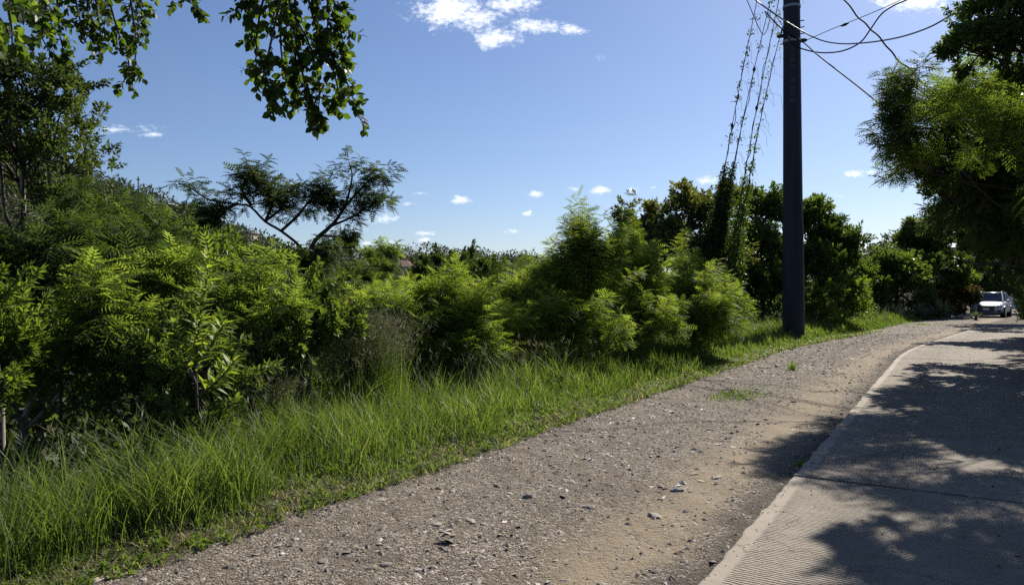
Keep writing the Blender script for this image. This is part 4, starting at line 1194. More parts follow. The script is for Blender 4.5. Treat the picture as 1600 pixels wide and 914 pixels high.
def grass():
    rg = np.random.default_rng(4)
    n = 120000
    u = 1.2 + 61 * rg.random(n) ** 1.75
    v = 4.05 + rg.random(n) ** 1.05 * 2.9
    edge = 4.22 + .7 * sstep(30, 42, u) + .16 * wob(u, v, .9) + .1 * np.sin(u * 3.3)
    patch = .5 + .5 * wob(u * 1.0, v * 1.0, 1.6)
    # the bare dirt notch at the near edge
    keep = (v > edge) & (v < verge(u) + .25 + .15 * wob(u, v, 2.0)) & (rg.random(n) < .35 + .65 * sstep(0, .35, v - edge))
    keep &= ~((u < 4.3) & (v < 4.55 + .15 * np.sin(u * 5)) & (rg.random(n) < .82))
    u, v, patch, edge = u[keep], v[keep], patch[keep], edge[keep]
    n = len(u)
    e = v - edge
    h = .07 + .40 * sstep(.15, .75, e) + .16 * sstep(.8, 1.8, e)
    cu, cw = np.floor(u * 4.5), np.floor(v * 4.5)
    hsh = np.modf(np.abs(np.sin(cu * 12.9898 + cw * 78.233) * 43758.5453))[0]
    h *= .9 * (.5 + .42 * patch + .42 * hsh) * rg.uniform(.45, 1.25, n)
    short = sstep(9, 13, u) * (1 - sstep(38, 44, u))
    h *= 1 - .12 * short * (1 - sstep(.9, 1.6, e))
    dist = np.sqrt(u * u + 9)
    w = .0016 + .00042 * dist * rg.uniform(.5, 1.2, n)
    lean = rg.uniform(.15, .95, n) + .25 * (1 - sstep(0, .5, e))
    val = np.clip(.40 + .22 * (patch - .5) + .2 * (hsh - .5) + rg.normal(0, .17, n) + .14 * (1 - sstep(0, .5, e)), .02, .98)
    val[rg.random(n) < .025] = .98
    nr = u < 11
    Va, Ta, ka = blades(u[nr], v[nr], h[nr], w[nr], lean[nr], rg, 3)
    Vb, Tb, kb = blades(u[~nr], v[~nr], h[~nr], w[~nr], lean[~nr], rg, 2)
    # dry thatch pressed flat between the blades, and arching taller tufts
    n3 = 10500
    u3 = 1.5 + 34 * rg.random(n3) ** 1.7; v3 = 4.15 + np.abs(rg.normal(0, .55, n3))
    k3 = v3 < verge(u3); u3, v3 = u3[k3], v3[k3]; n3 = len(u3)
    Vc, Tc, kc = blades(u3, v3, rg.uniform(.06, .17, n3), .0022 + .0004 * u3, rg.uniform(1.2, 2.4, n3), rg, 2)
    nt = 150
    ut = np.repeat(2 + 32 * rg.random(nt) ** 1.3, 80); hb = np.repeat(rg.uniform(.45, .85, nt), 80)
    vt = np.repeat(rg.uniform(-.9, .05, nt), 80) + verge(ut); vt = np.maximum(vt, 4.7)
    lt = np.repeat(rg.normal(.42, .13, nt), 80)
    n4 = len(ut); ut = ut + rg.normal(0, .09, n4); vt = vt + rg.normal(0, .09, n4)
    Vd, Td, kd = blades(ut, vt, hb * rg.uniform(.5, 1.15, n4), .0022 + .0004 * ut, rg.uniform(.3, 1.25, n4), rg, 3)
    V = np.concatenate([Va, Vb, Vc, Vd]); o1 = len(Va); o2 = o1 + len(Vb); o3 = o2 + len(Vc)
    T = np.concatenate([Ta, Tb + o1, Tc + o2, Td + o3])
    me = np_mesh('grass', V, T, {'v': ('FACE', np.concatenate([np.repeat(val[nr], ka), np.repeat(val[~nr], kb), np.repeat(np.where(rg.random(n3) < .45, .97, rg.uniform(.3, .8, n3)), kc), np.repeat(np.clip(lt + rg.normal(0, .1, n4), .02, .9), kd)]))})
    tag(link('grass', me, None, M['grass']), 'bright green grass verge between the gravel track and the bushes', 'grass', None, 'stuff'); TRIS[0] += len(T)
    # stalks with seed heads above the grass
    n = 1500
    u = 1.5 + 50 * rg.random(n) ** 1.25; v = verge(u) - .9 + rg.random(n) * 1.1
    band = .25 + .75 * (np.abs(u - 13) < 6)
    kp = rg.random(n) < band; u, v = u[kp], v[kp]; n = len(u)
    h = rg.uniform(.6, 1.0, n); lean = rg.uniform(.15, .6, n)
    V1, T1, k1 = blades(u, v, h, .0016 + .00028 * u, lean, rg, 3)
    tips = V1.reshape(n, -1, 3)[:, -1]
    q = 5
    d = rand_dirs(n * q, rg) * .55 + np.array([-.25, .1, .75])
    R = basis(d, np.array([0, 0, 1.0]), 1.0, rg)
    Ms = np.zeros((n * q, 4, 4)); Ms[:, :3, :3] = R * rg.uniform(.05, .11, n * q)[:, None, None] * np.array([1, .17, .17])[None, None, :]
    Ms[:, :3, 3] = np.repeat(tips, q, 0) - np.array([0, 0, 1]) * rg.uniform(0, .07, n * q)[:, None]; Ms[:, 3, 3] = 1
    V2, T2, vf2 = instance(LEAF['quick'], Ms, rg.uniform(.2, .9, n * q))
    me = np_mesh('seed_grass', np.concatenate([V1, V2]), np.concatenate([T1, T2 + len(V1)]), {'v': ('FACE', np.concatenate([np.full(len(T1), .35), vf2]))})
    tag(link('seed_grass', me, None, M['seed']), 'pale seed stalks standing above the grass at the foot of the bushes', 'grass', None, 'stuff'); TRIS[0] += len(T1) + len(T2)


grass()


def verge_weeds():
    rg = np.random.default_rng(14)
    n = 1900
    u = 2 + 42 * rg.random(n) ** 1.6; v = 4.12 + np.abs(rg.normal(0, .42, n)) + .7 * sstep(30, 42, u)
    k = v < verge(u); u, v = u[k], v[k]; n = len(u)
    x, y = xy(u, v); z = np.maximum(ground_uv(u, v), np.where(v < 4.7, track_z(u, v), -99)) + rg.uniform(.0, .22, n) * sstep(4.3, 5.2, v)
    d = rand_dirs(n, rg); d[:, 2] = np.abs(d[:, 2]) + .6
    A = np.zeros((n, 4, 4)); A[:, :3, :3] = basis(d, np.array([0, 0, 1.0]), .8, rg) * (rg.uniform(.018, .05, n) * (1 + u * .02))[:, None, None]
    A[:, :3, 3] = np.stack([x, y, z], -1); A[:, 3, 3] = 1
    sp = np.array([sprig('tuft', rg) for _ in range(6)])
    Ms = np.einsum('nij,nkjl->nkil', A, sp[rg.integers(0, 6, n)]).reshape(-1, 4, 4)
    V, T, vf = instance(LEAF['quick'], Ms, np.clip(rg.normal(.45, .2, len(Ms)), .02, .9))
    tag(link('verge_weeds', np_mesh('verge_weeds', V, T, {'v': ('FACE', vf)}), None, M['grass']), 'low broad-leaved weeds mixed into the ragged edge of the verge', 'weeds', None, 'stuff'); TRIS[0] += len(T)


verge_weeds()


def seed_clump(px, py, D, rx, ry, n, label, seed, col='seed', name='seed_grass_clump'):
    """one tall clump of fine grass with hazy seed heads"""
    rg = np.random.default_rng(seed)
    c = at(px, py, D)
    uu_, vv_ = uv_of(c.x, c.y)
    bz = ground(c.x, c.y)
    root = thing(name, label, 'grass', (c.x, c.y, bz))
    u = uu_ + rg.normal(0, rx / F * D * .42, n); v = vv_ + rg.normal(0, rx / F * D * .34, n)
    h = (c.z + ry / F * D - bz) * rg.uniform(.55, 1.02, n)
    V1, T1, k1 = blades(u, v, h, np.full(n, .0028), rg.uniform(.1, .65, n), rg, 4)
    tips = V1.reshape(n, -1, 3)[:, -1]
    q = 9
    d = rand_dirs(n * q, rg) * .8 + np.array([0, 0, .5])
    R = basis(d, np.array([0, 0, 1.0]), 1.0, rg)
    Ms = np.zeros((n * q, 4, 4)); Ms[:, :3, :3] = R * rg.uniform(.05, .11, n * q)[:, None, None] * np.array([1, .16, .16])[None, None, :]
    Ms[:, :3, 3] = np.repeat(tips, q, 0) + rg.normal(0, .05, (n * q, 3)); Ms[:, 3, 3] = 1
    b = np.array([c.x, c.y, bz])
    V2, T2, vf2 = instance(LEAF['quick'], Ms, rg.uniform(.1, .6, n * q))
    tag(link('blade', np_mesh('blade', V1 - b, T1, {'v': ('FACE', np.repeat(rg.uniform(.1, .6, n), k1))}), root, M['grass']), kind='stuff')
    tag(link('seed_head', np_mesh('seed_head', V2 - b, T2, {'v': ('FACE', vf2)}), root, M[col]), kind='stuff'); TRIS[0] += len(T1) + len(T2)


seed_clump(575, 540, 9.2, 64, 56, 1300, 'tall hazy grey-green clump of seeding grass left of the bright feathery bush', 61)
seed_clump(430, 610, 7.6, 30, 45, 160, 'thin seeding grass clump below the glossy leafy shrub', 62)
seed_clump(1395, 488, 43, 34, 12, 160, 'purplish seeding grass at the far end of the verge before the spiky plants', 63)


def weed(px, py, D, r, h, n, label, seed):
    rg = np.random.default_rng(seed)
    c = at(px, py, D); uu_, vv_ = uv_of(c.x, c.y)
    z = float(track_z(np.array(uu_), np.array(vv_)))
    root = thing('weed_patch', label, 'weeds', (c.x, c.y, z))
    u = uu_ + rg.normal(0, r, n); v = vv_ + rg.normal(0, r * .45, n)
    V, T, k = blades(u, v, h * rg.uniform(.4, 1.2, n), np.full(n, .004 + .0003 * D), rg.uniform(.3, 1.1, n), rg)
    b = np.array([c.x, c.y, z])
    zb = V.reshape(n, -1, 3)
    zb[:, :, 2] += (track_z(u, v) - np.maximum(ground_uv(u, v), np.where(v < 4.7, track_z(u, v), -99)))[:, None]
    tag(link('blade', np_mesh('blade', V - b, T, {'v': ('FACE', np.repeat(np.clip(rg.normal(.5, .18, n), .05, .95), k))}), root, M['grass']), kind='stuff'); TRIS[0] += len(T)


weed(1150, 607, 1840 / 155, .42, .07, 420, 'flat patch of green weeds growing in the middle of the gravel track', 71)
weed(1238, 572, 1840 / 118, .10, .26, 40, 'thin wispy weed tuft beside two rocks on the gravel', 72)
weed(1440, 511, 38, .5, .10, 90, 'small weed patch on the far gravel near the end of the concrete', 73)
weed(1256, 712, 1840 / 262, .07, .06, 60, 'tiny weed tuft against the broken edge of the concrete', 74)

# spiky rosettes at the road end
def spiky(px, py, D, R, n, label, seed):
    rg = np.random.default_rng(seed)
    c = at(px, py, D); z = ground(c.x, c.y)
    root = thing('spiky_plant', label, 'spiky plant', (c.x, c.y, z))
    V0, T0 = leaf_broad(.06, .02, .03)
    me = np_mesh('leaf', V0, T0, {'v': ('FACE', np.full(len(T0), .5))}); me.materials.append(M['grey_leaf'])
    for k in range(n):
        az = k * 2.4; el = math.radians(rg.uniform(8, 88))
        d = np.array([[math.cos(az) * math.cos(el), math.sin(az) * math.cos(el), math.sin(el)]])
        Rm = basis(d, np.array([0, 0, 1.0]), .1, rg)[0]
        A = np.eye(4); A[:3, :3] = Rm * R * rg.uniform(.8, 1.1); A[2, 3] = .18
        o = bpy.data.objects.new('leaf', me); o.matrix_local = Matrix(A.tolist()); COL.objects.link(o); o.parent = root
    V, T = tubes_np([(np.array([[0, 0, -.05], [0, 0, .12], [0, 0, .3]]), np.array([.09, .08, .05]))], 7)
    link('stem', np_mesh('stem', V, T), root, M['bark'])


spiky(1468, 494, 45.5, 1.2, 110, 'larger rounded spiky rosette in front of the rust-tinted hedge', 81)
spiky(1437, 497, 44.5, .9, 90, 'smaller spiky rosette next to the dark shrubs before the hedge', 82)
spiky(1525, 494, 44, .5, 60, 'small dark spiky plant at the front wheel of the white car', 83)

# ------------------------------------------------------------------ stones
def rock_mesh(seed, flat=.5, sub=2):
    rg = np.random.default_rng(seed)
    bm = bmesh.new(); bmesh.ops.create_icosphere(bm, subdivisions=sub, radius=.5)
    cuts = rand_dirs(9, rg)
    for vtx in bm.verts:
        p = np.array(vtx.co)
        for c in cuts:
            k = p.dot(c)
            if k > .36: p = p - c * (k - .36)
        p *= 1 + rg.normal(0, .04)
        vtx.co = (p[0], p[1] * .75, p[2] * flat)
    return bm_mesh('stone', bm)


def pebbles():
    rg = np.random.default_rng(8)
    V0 = np.array([(1, 0, 0), (-1, 0, 0), (0, 1, 0), (0, -1, 0), (0, 0, 1)], float)
    V0[:4, 2] = -.25
    T0 = np.array([(0, 2, 4), (2, 1, 4), (1, 3, 4), (3, 0, 4)])
    n = 34000
    u = 1.5 + 32 * rg.random(n) ** 1.9; v = rg.uniform(1.22, 4.75, n)
    rut = np.exp(-((v - 1.95 - .2 * np.sin(u * .5)) / .38) ** 2)
    k = rg.random(n) > rut * .85; u, v = u[k], v[k]
    us_ = 2.5 + 28 * rg.random(420) ** 1.2; u = np.concatenate([u, us_]); v = np.concatenate([v, 1.2 - np.abs(rg.normal(0, .10, 420))]); n = len(u)
    s = np.exp(rg.normal(math.log(.0062), .6, n)) * (1 + u * .04)
    s = np.minimum(s, .032); s[v < 1.215] = np.minimum(s[v < 1.215], .008)
    x, y = xy(u, v); z = np.where(v > 1.215, np.maximum(track_z(u, v), ground_uv(u, v)), .002) + s * .12
    shp = np.stack([rg.uniform(.8, 1.6, n), rg.uniform(.6, 1.1, n), rg.uniform(.22, .5, n)], -1)
    P = V0[None] * shp[:, None, :] * (1 + rg.normal(0, .18, (n, 5, 1)))
    a = rg.uniform(0, 6.28, n); ca, sa = np.cos(a)[:, None], np.sin(a)[:, None]
    tx = rg.normal(0, .25, n)[:, None]
    X = P[..., 0] * ca - P[..., 1] * sa; Y = P[..., 0] * sa + P[..., 1] * ca; Z = P[..., 2] + P[..., 0] * tx
    P = np.stack([X, Y, Z], -1) * s[:, None, None] + np.stack([x, y, z], -1)[:, None, :]
    T = (np.arange(n)[:, None, None] * 5 + T0[None]).reshape(-1, 3)
    me = np_mesh('gravel_stones', P.reshape(-1, 3), T, {'v': ('FACE', np.repeat(np.clip(rg.normal(.42, .24, n), 0, 1), 4))})
    o = link('gravel_grit', me, None, M['pebble'])
    tag(o, 'loose grey-brown grit and chips strewn over the track', 'gravel', None, 'stuff'); TRIS[0] += len(T)
    n = 15000
    u = 1.8 + 40 * rg.random(n) ** 1.35; v = rg.uniform(1.9, 4.2 + .5 * sstep(30, 42, u), n)
    k = rg.random(n) < .12 + .88 * sstep(.05, .6, wob(u * .55, v * .8, 1.0) + .25 * wob(u, v, 3.0)); u, v = u[k], v[k]; n = len(u)
    s = np.clip(np.exp(rg.normal(math.log(.0145), .5, n)), .005, .045) * (1 + np.minimum(u, 25) * .034)
    x, y = xy(u, v); z = np.maximum(track_z(u, v), ground_uv(u, v))
    shp = np.stack([rg.uniform(.8, 1.7, n), rg.uniform(.5, 1.0, n), rg.uniform(.12, .32, n)], -1)
    P = V0[None] * shp[:, None, :] * (1 + rg.normal(0, .25, (n, 5, 1)))
    a = rg.uniform(0, 6.28, n); ca, sa = np.cos(a)[:, None], np.sin(a)[:, None]; tx = rg.normal(0, .2, n)[:, None]; ty = rg.normal(0, .2, n)[:, None]
    X = P[..., 0] * ca - P[..., 1] * sa; Y = P[..., 0] * sa + P[..., 1] * ca; Z = P[..., 2] + P[..., 0] * tx + P[..., 1] * ty
    P = np.stack([X, Y, Z], -1) * s[:, None, None] + np.stack([x, y, z + s * .05], -1)[:, None, :]
    T = (np.arange(n)[:, None, None] * 5 + T0[None]).reshape(-1, 3)
    me = np_mesh('stone_chips', P.reshape(-1, 3), T, {'v': ('FACE', np.repeat(np.clip(rg.normal(.66, .16, n), .1, 1), 4))})
    tag(link('stone_chips', me, None, M['pebble']), 'pale flat stone chips in loose drifts along the middle of the track', 'gravel', None, 'stuff'); TRIS[0] += len(T)
    meshes = [rock_mesh(s_, f_, 2) for s_, f_ in ((1, .35), (2, .45), (3, .3), (4, .5), (5, .28), (6, .4), (7, .33))]
    for m_ in meshes: m_.materials.append(M['stone'])
    cnt = 0
    while cnt < 290:
        uu_ = 2.2 + 24 * rg.random() ** 1.5; vv_ = rg.normal(3.1, .55) if rg.random() < .55 else rg.uniform(1.5, 4.3)
        if math.exp(-((vv_ - 1.95) / .4) ** 2) > rg.random() * 1.1: continue
        x_, y_ = xy(uu_, vv_)
        sz = float(np.clip(math.exp(rg.normal(math.log(.052), .5)), .024, .16))
        o = bpy.data.objects.new('stone', meshes[int(rg.integers(0, 7))])
        o.location = (float(x_), float(y_), float(track_z(np.array(uu_), np.array(vv_))) - sz * .05)
        o.rotation_euler = (rg.normal(0, .15), rg.normal(0, .15), rg.uniform(0, 6.28)); o.scale = (sz, sz, sz)
        COL.objects.link(o); o.parent = track; cnt += 1


pebbles()


def rock(px, py, size, label, seed, mat='stone', flat=.5, group=None):
    D = 1840 / (py - HY) * 1.03
    c = at(px, py, D); uu_, vv_ = uv_of(c.x, c.y)
    me = rock_mesh(seed, flat, 3); me.materials.append(M[mat])
    o = link('rock', me); size *= .8; o.scale = (size, size * .8, size); o.rotation_euler = (.06, .1, seed * 1.3)
    o.location = (c.x, c.y, float(track_z(np.array(uu_), np.array(vv_))) + size * flat * .08)
    tag(o, label, 'rock', group)


rock(1058, 763, .15, 'blue-grey angular rock lying in the tan wheel rut', 31, 'dark_rock', .42)
rock(1118, 745, .17, 'flat dark rock half sunk just beyond the blue-grey rock', 32, 'stone', .25)
rock(1190, 573, .30, 'pale flat rock on the gravel nearest the verge by the wispy weed', 33, 'stone', .28)
rock(1216, 571, .26, 'dark upturned rock touching the wispy weed tuft', 34, 'dark_rock', .5)
rock(1140, 590, .30, 'thin flat slab of stone above the flat weed patch', 35, 'stone', .16)
rock(825, 778, .11, 'small dark stone on the open gravel near pale flat ones', 36, 'dark_rock', .45)
rock(738, 880, .075, 'pale rounded stone closest to the camera on the gravel', 37, 'stone', .5)
rock(1025, 805, .20, 'broken pale cobble cluster sunk in the track below the blue-grey rock', 38, 'stone', .22)
rock(1078, 842, .05, 'little dark pebble alone in the smooth rut beside the concrete', 39, 'dark_rock', .6)


def litter():
    rg = np.random.default_rng(91)
    n = 900
    u = rg.uniform(2.5, 40, n); v = 1.1 - np.abs(rg.normal(0, 1.0, n)) * 0 - rg.random(n) ** .55 * 2.9
    v2 = rg.uniform(4.0, 4.6, n // 3); u2 = rg.uniform(1.5, 12, n // 3)
    u = np.concatenate([u, u2]); v = np.concatenate([v, v2]); n = len(u)
    x, y = xy(u, v); z = np.where(v > 1.2, np.maximum(track_z(u, v), ground_uv(u, v)) + .012, np.where(v > W0, .008, np.maximum(ground_uv(u, v), -.02) + .03))
    d = rand_dirs(n, rg); d[:, 2] *= .12
    R = basis(d, np.array([0, 0, 1.0]), .35, rg)
    Ms = np.zeros((n, 4, 4)); Ms[:, :3, :3] = R * rg.uniform(.012, .05, n)[:, None, None]; Ms[:, :3, 3] = np.stack([x, y, z], -1); Ms[:, 3, 3] = 1
    V, T, vf = instance(LEAF['broad'], Ms, np.clip(rg.normal(.4, .3, n), .02, .98))
    tag(link('leaf_litter', np_mesh('leaf_litter', V, T, {'v': ('FACE', vf)}), None, M['dry']), 'small dry leaves scattered on the concrete lane and track edge', 'leaf litter', None, 'stuff')


litter()

# ------------------------------------------------------------------ the big pole
M['pole'] = plain('weathered_dark_pole', (.017, .018, .025), .6, .22, 0, .22, 3.0)
t = NT('weathered_dark_pole')
mp = t.new('Mapping'); mp.inputs['Scale'].default_value = (9, 9, .35); t.l.new(t.obj(), mp.inputs[0])
n1 = t.noise(1.6, 6, .65, mp.outputs[0]); n2 = t.noise(24, 4, .6, t.obj())
c = t.ramp(n1, [(.3, (.013, .015, .022)), (.55, (.020, .023, .033)), (.75, (.034, .037, .045))])
c = t.mix(t.rng(n2, .66, .74, 0, .5), c, (.055, .052, .048))
t.base(c, .6, .22); t.bump(n2, .15, .01); M['pole'] = t.m
M['pole_dark'] = plain('pole_seam', (.03, .032, .04), .6)
M['tag'] = plain('dull_metal_tag', (.06, .064, .076), .45, .4, .2)
M['steel'] = plain('galvanised_steel', (.20, .21, .22), .45, .5, .7)
M['rubber'] = plain('black_cable', (.014, .014, .016), .8, .15)
M['white_cable'] = plain('pale_cable', (.16, .16, .16), .3, .6)

PB = at(1240, 457, 25.0)
PX, PY = PB.x, PB.y
PZ = ground(PX, PY) - .1
PH = 17.4


def pole_r(z): return .36 - .0067 * max(z, 0)


def lathe(bm, prof, n=48, c=(0, 0)):
    rings = []
    for r, z in prof:
        rings.append([bm.verts.new((c[0] + r * math.cos(2 * math.pi * i / n), c[1] + r * math.sin(2 * math.pi * i / n), z)) for i in range(n)])
    for a, b in zip(rings, rings[1:]):
        for i in range(n): bm.faces.new((a[i], a[(i + 1) % n], b[(i + 1) % n], b[i]))
    bm.faces.new(rings[0][::-1]); bm.faces.new(rings[-1])


def utility_pole():
    root = thing('utility_pole', 'massive dark tapered utility pole standing in the grass beside the gravel track', 'utility pole', (PX, PY, PZ))
    root.rotation_euler = (0, math.radians(-.33), 0)
    z_s = [0, 1.6 + (457 - 349) / 1150 * 25 - PZ, 12.5, PH]
    for i in range(3):
        bm = bmesh.new(); a, b = z_s[i], z_s[i + 1]
        e = .012 * i
        lathe(bm, [(pole_r(a) - e, a + .004), (pole_r((a + b) / 2) - e, (a + b) / 2), (pole_r(b) - e, b)])
        link('shaft', bm_mesh('shaft', bm, False), root, M['pole'])
    for i in (1, 2):
        bm = bmesh.new(); z = z_s[i]; lathe(bm, [(pole_r(z) + .002, z - .03), (pole_r(z) + .006, z - .02), (pole_r(z) + .006, z - .004), (pole_r(z) - .01, z)])
        link('collar', bm_mesh('collar', bm), root, M['pole_dark'])
    az0 = math.atan2(-PY, -PX)                    # the side that faces the road
    def on_face(z, daz, out=.0):
        r = pole_r(z) - .012 * (z > z_s[1]) - .012 * (z > z_s[2]) + out
        a = az0 + daz
        return Vector((r * math.cos(a), r * math.sin(a), z)), a
    # two rows of small dull number tags: square frames
    for py in (76, 86, 95, 105, 126, 137, 147, 157):
        z = 1.6 + (457 - py) / 1150 * 24.7 - PZ
        p, a = on_face(z, .06, .004)
        bm = bmesh.new(); box(bm, p, (.012, .14, .17), a, .003)
        tg = link('number_tag', bm_mesh('number_tag', bm), root, M['pole_dark'])
        bm = bmesh.new()
        for (dy, dz, sy, sz) in ((0, .062, .11, .018), (-.046, -.006, .018, .115), (.046, .01 if py % 2 else -.006, .018, .08 if py % 2 else .115)):
            q = p + Vector((math.cos(a), math.sin(a), 0)) * .008 + Vector((-math.sin(a), math.cos(a), 0)) * dy + Vector((0, 0, dz))
            box(bm, q, (.006, sy, sz), a)
        link('raised_mark', bm_mesh('raised_mark', bm), tg, M['tag'])
    # step bolts on the right, bands with brackets
    for py in (35, 45, 55):
        z = 1.6 + (457 - py) / 1150 * 25 - PZ
        p, a = on_face(z, 1.55)
        V, T = tubes_np([(np.array([p, p + Vector((math.cos(a), math.sin(a), 0)) * .10, p + Vector((math.cos(a), math.sin(a), .25)) * .12]), np.array([.018, .018, .022]))], 6)
        link('step_bolt', np_mesh('step_bolt', V, T), root, M['steel'])
    for py in (12, 66):
        z = 1.6 + (457 - py) / 1150 * 25 - PZ
        bm = bmesh.new(); r = pole_r(z); lathe(bm, [(r - .01, z - .05), (r + .008, z - .045), (r + .008, z + .045), (r - .01, z + .05)])
        link('band', bm_mesh('band', bm), root, M['steel'])
    for daz, py in ((1.5, 66), (-1.55, 55)):
        z = 1.6 + (457 - py) / 1150 * 25 - PZ
        p, a = on_face(z, daz, .05)
        bm = bmesh.new(); box(bm, p, (.16, .07, .12), a, .01)
        bmesh.ops.create_uvsphere(bm, u_segments=10, v_segments=8, radius=.06, matrix=Matrix.Translation(p + Vector((math.cos(a), math.sin(a), 0)) * .10))
        link('bracket', bm_mesh('bracket', bm), root, M['pole_dark'])
    for py, daz in ((46, -.9), (58, -.3), (63, .35), (66, .95), (40, .1)):
        z = 1.6 + (457 - py) / 1150 * 24.7 - PZ
        p, a = on_face(z, daz, .02)
        bm = bmesh.new(); box(bm, p, (.07, .05, .09), a, .01); link('cable_clamp', bm_mesh('cable_clamp', bm), root, M['steel'])
    bm = bmesh.new()
    p, a = on_face(z_s[1] + .17, .75, .004); box(bm, p, (.012, .15, .06), a, .003)
    link('access_plate', bm_mesh('access_plate', bm), root, M['pole_dark'])
    return root


utility_pole()


def cable(name, label, pts, r, mat='rubber', cat='cable', group=None, wav=0.0, seed=0, n=90):
    rg = np.random.default_rng(seed)
    P = smooth_path([at(*p) for p in pts], n)
    if wav:
        s = np.linspace(0, 1, len(P)); P = P + (np.sin(s * 52) * wav)[:, None] * np.array([.6, 0, 1])
    o0 = P[0].copy()
    V, T = tubes_np([(P - o0, np.full(len(P), r * .78))], 6)
    o = link(name, np_mesh(name, V, T, None, True), None, M[mat]); o.location = o0
    return tag(o, label, cat, group)


cable('overhead_cable', 'pale sunlit cable crossing in front of the pole and sagging before rising rightward', [(1120, -55, 22.5), (1175, -4, 23), (1225, 32, 23.6), (1272, 59, 23.6), (1305, 68, 23), (1345, 68, 22), (1400, 60, 21), (1450, 44, 20), (1488, 22, 19), (1520, -5, 18), (1600, -80, 17)], .028, 'white_cable')
cable('overhead_cable', 'black slack cable looping low from the pole then climbing steeply', [(1222, 46, 24.5), (1240, 70, 24.4), (1265, 80, 24.4), (1292, 83, 24), (1320, 79, 23.5), (1345, 66, 23), (1361, 45, 22.6), (1377, 23, 22.2), (1397, 9, 22), (1425, -4, 21.5), (1500, -50, 20)], .028)
cable('overhead_cable', 'thinnest dark wire rising straight from the pole bracket with a dark splice', [(1254, 66, 24.8), (1300, 46, 24), (1345, 28, 23), (1385, 11, 22), (1425, -8, 21), (1500, -45, 20)], .014)
cable('overhead_cable', 'wavy black cable falling across the other wires into the feathery roadside tree', [(1285, -40, 19), (1318, -1, 18.5), (1342, 28, 18), (1361, 46, 17.6), (1382, 68, 17.2), (1402, 93, 16.8), (1426, 113, 16.4), (1455, 145, 16), (1500, 185, 15.5), (1580, 240, 15)], .024, wav=.012)
cable('overhead_cable', 'dark drop cable descending rightward from the pole into the drooping limb', [(1195, 18, 24.2), (1222, 46, 24.4), (1254, 66, 24.7), (1276, 85, 24), (1300, 104, 23), (1335, 131, 21.5), (1370, 159, 20), (1398, 181, 19), (1450, 219, 17.5), (1560, 300, 15)], .026)
cable('overhead_cable', 'short dark loop of wire left of the pole between the guy wires', [(1160, -15, 24), (1172, 12, 24), (1183, 38, 24), (1192, 54, 24), (1198, 48, 24), (1202, 34, 24), (1206, 18, 24.2), (1222, 40, 24.6)], .016)
bm = bmesh.new()
for (a_, b_, r_) in ((at(1318, 41, 23.7), at(1326, 37, 23.5), .045), (at(1347, 62, 23), at(1354, 54, 22.8), .05)):
    pass
for nm, (p0, p1) in (('cable_splice', ((1314, 41.5, 23.6), (1326, 36.5, 23.35))),):
    V, T = tubes_np([(np.array([at(*p0), (at(*p0) + at(*p1)) / 2, at(*p1)]), np.array([.02, .05, .02]))], 8)
    tag(link(nm, np_mesh(nm, V, T), None, M['rubber']), 'dark splice sleeve on the thinnest wire right of the pole', 'splice')
bm.free()

GROUP_G = 'guy wires slanting up to the pole'
GUYS = [((1081, 525, 28.5), (1139, 225, 26.8), (1183, 0, 25.6), (1233, -250, 24.9), 'outermost guy wire reaching highest up the pole, draped in creeper'),
        ((1086, 525, 28.5), (1153, 225, 26.8), (1204, 0, 25.5), (1233, -122, 24.9), 'second guy wire from the outside, with an insulator bead'),
        ((1116, 525, 28.0), (1172, 225, 26.4), (1217, 0, 25.3), (1232, -75, 24.9), 'third guy wire from the outside, with a lower insulator bead'),
        ((1120, 525, 28.0), (1181, 225, 26.3), (1219, 56, 25.0), (1224, 52, 24.9), 'guy wire nearest the pole, ending at the low bracket')]
GP = []
for i, (a, b, c, d, lab) in enumerate(GUYS):
    P0 = [at(*q) for q in (a, b, c, d)]
    P0[0].z = ground(P0[0].x, P0[0].y) - .1
    root = thing('guy_wire', lab, 'guy wire', P0[0], 0, GROUP_G)
    P = smooth_path(P0, 60); GP.append(P)
    V, T = tubes_np([(P - np.array(P0[0]), np.full(len(P), .013))], 5)
    link('strand', np_mesh('strand', V, T), root, M['rubber'])
    for py in {0: (195,), 1: (110,), 2: (163,), 3: ()}[i]:
        zz = [abs(HY - F * (p[2] - CH) / p[1] - py) for p in P]; p = P[int(np.argmin(zz))] - np.array(P0[0])
        V, T = tubes_np([(np.array([p - (0.01, 0, .09), p, p + (.01, 0, .09)]), np.array([.025, .06, .025]))], 8)
        link('insulator', np_mesh('insulator', V, T), root, M['pole_dark'])
    V, T = tubes_np([(np.array([(0, 0, -.2), (.02, 0, .5)]), np.array([.02, .02]))], 6)
    link('anchor_rod', np_mesh('anchor_rod', V, T), root, M['steel'])


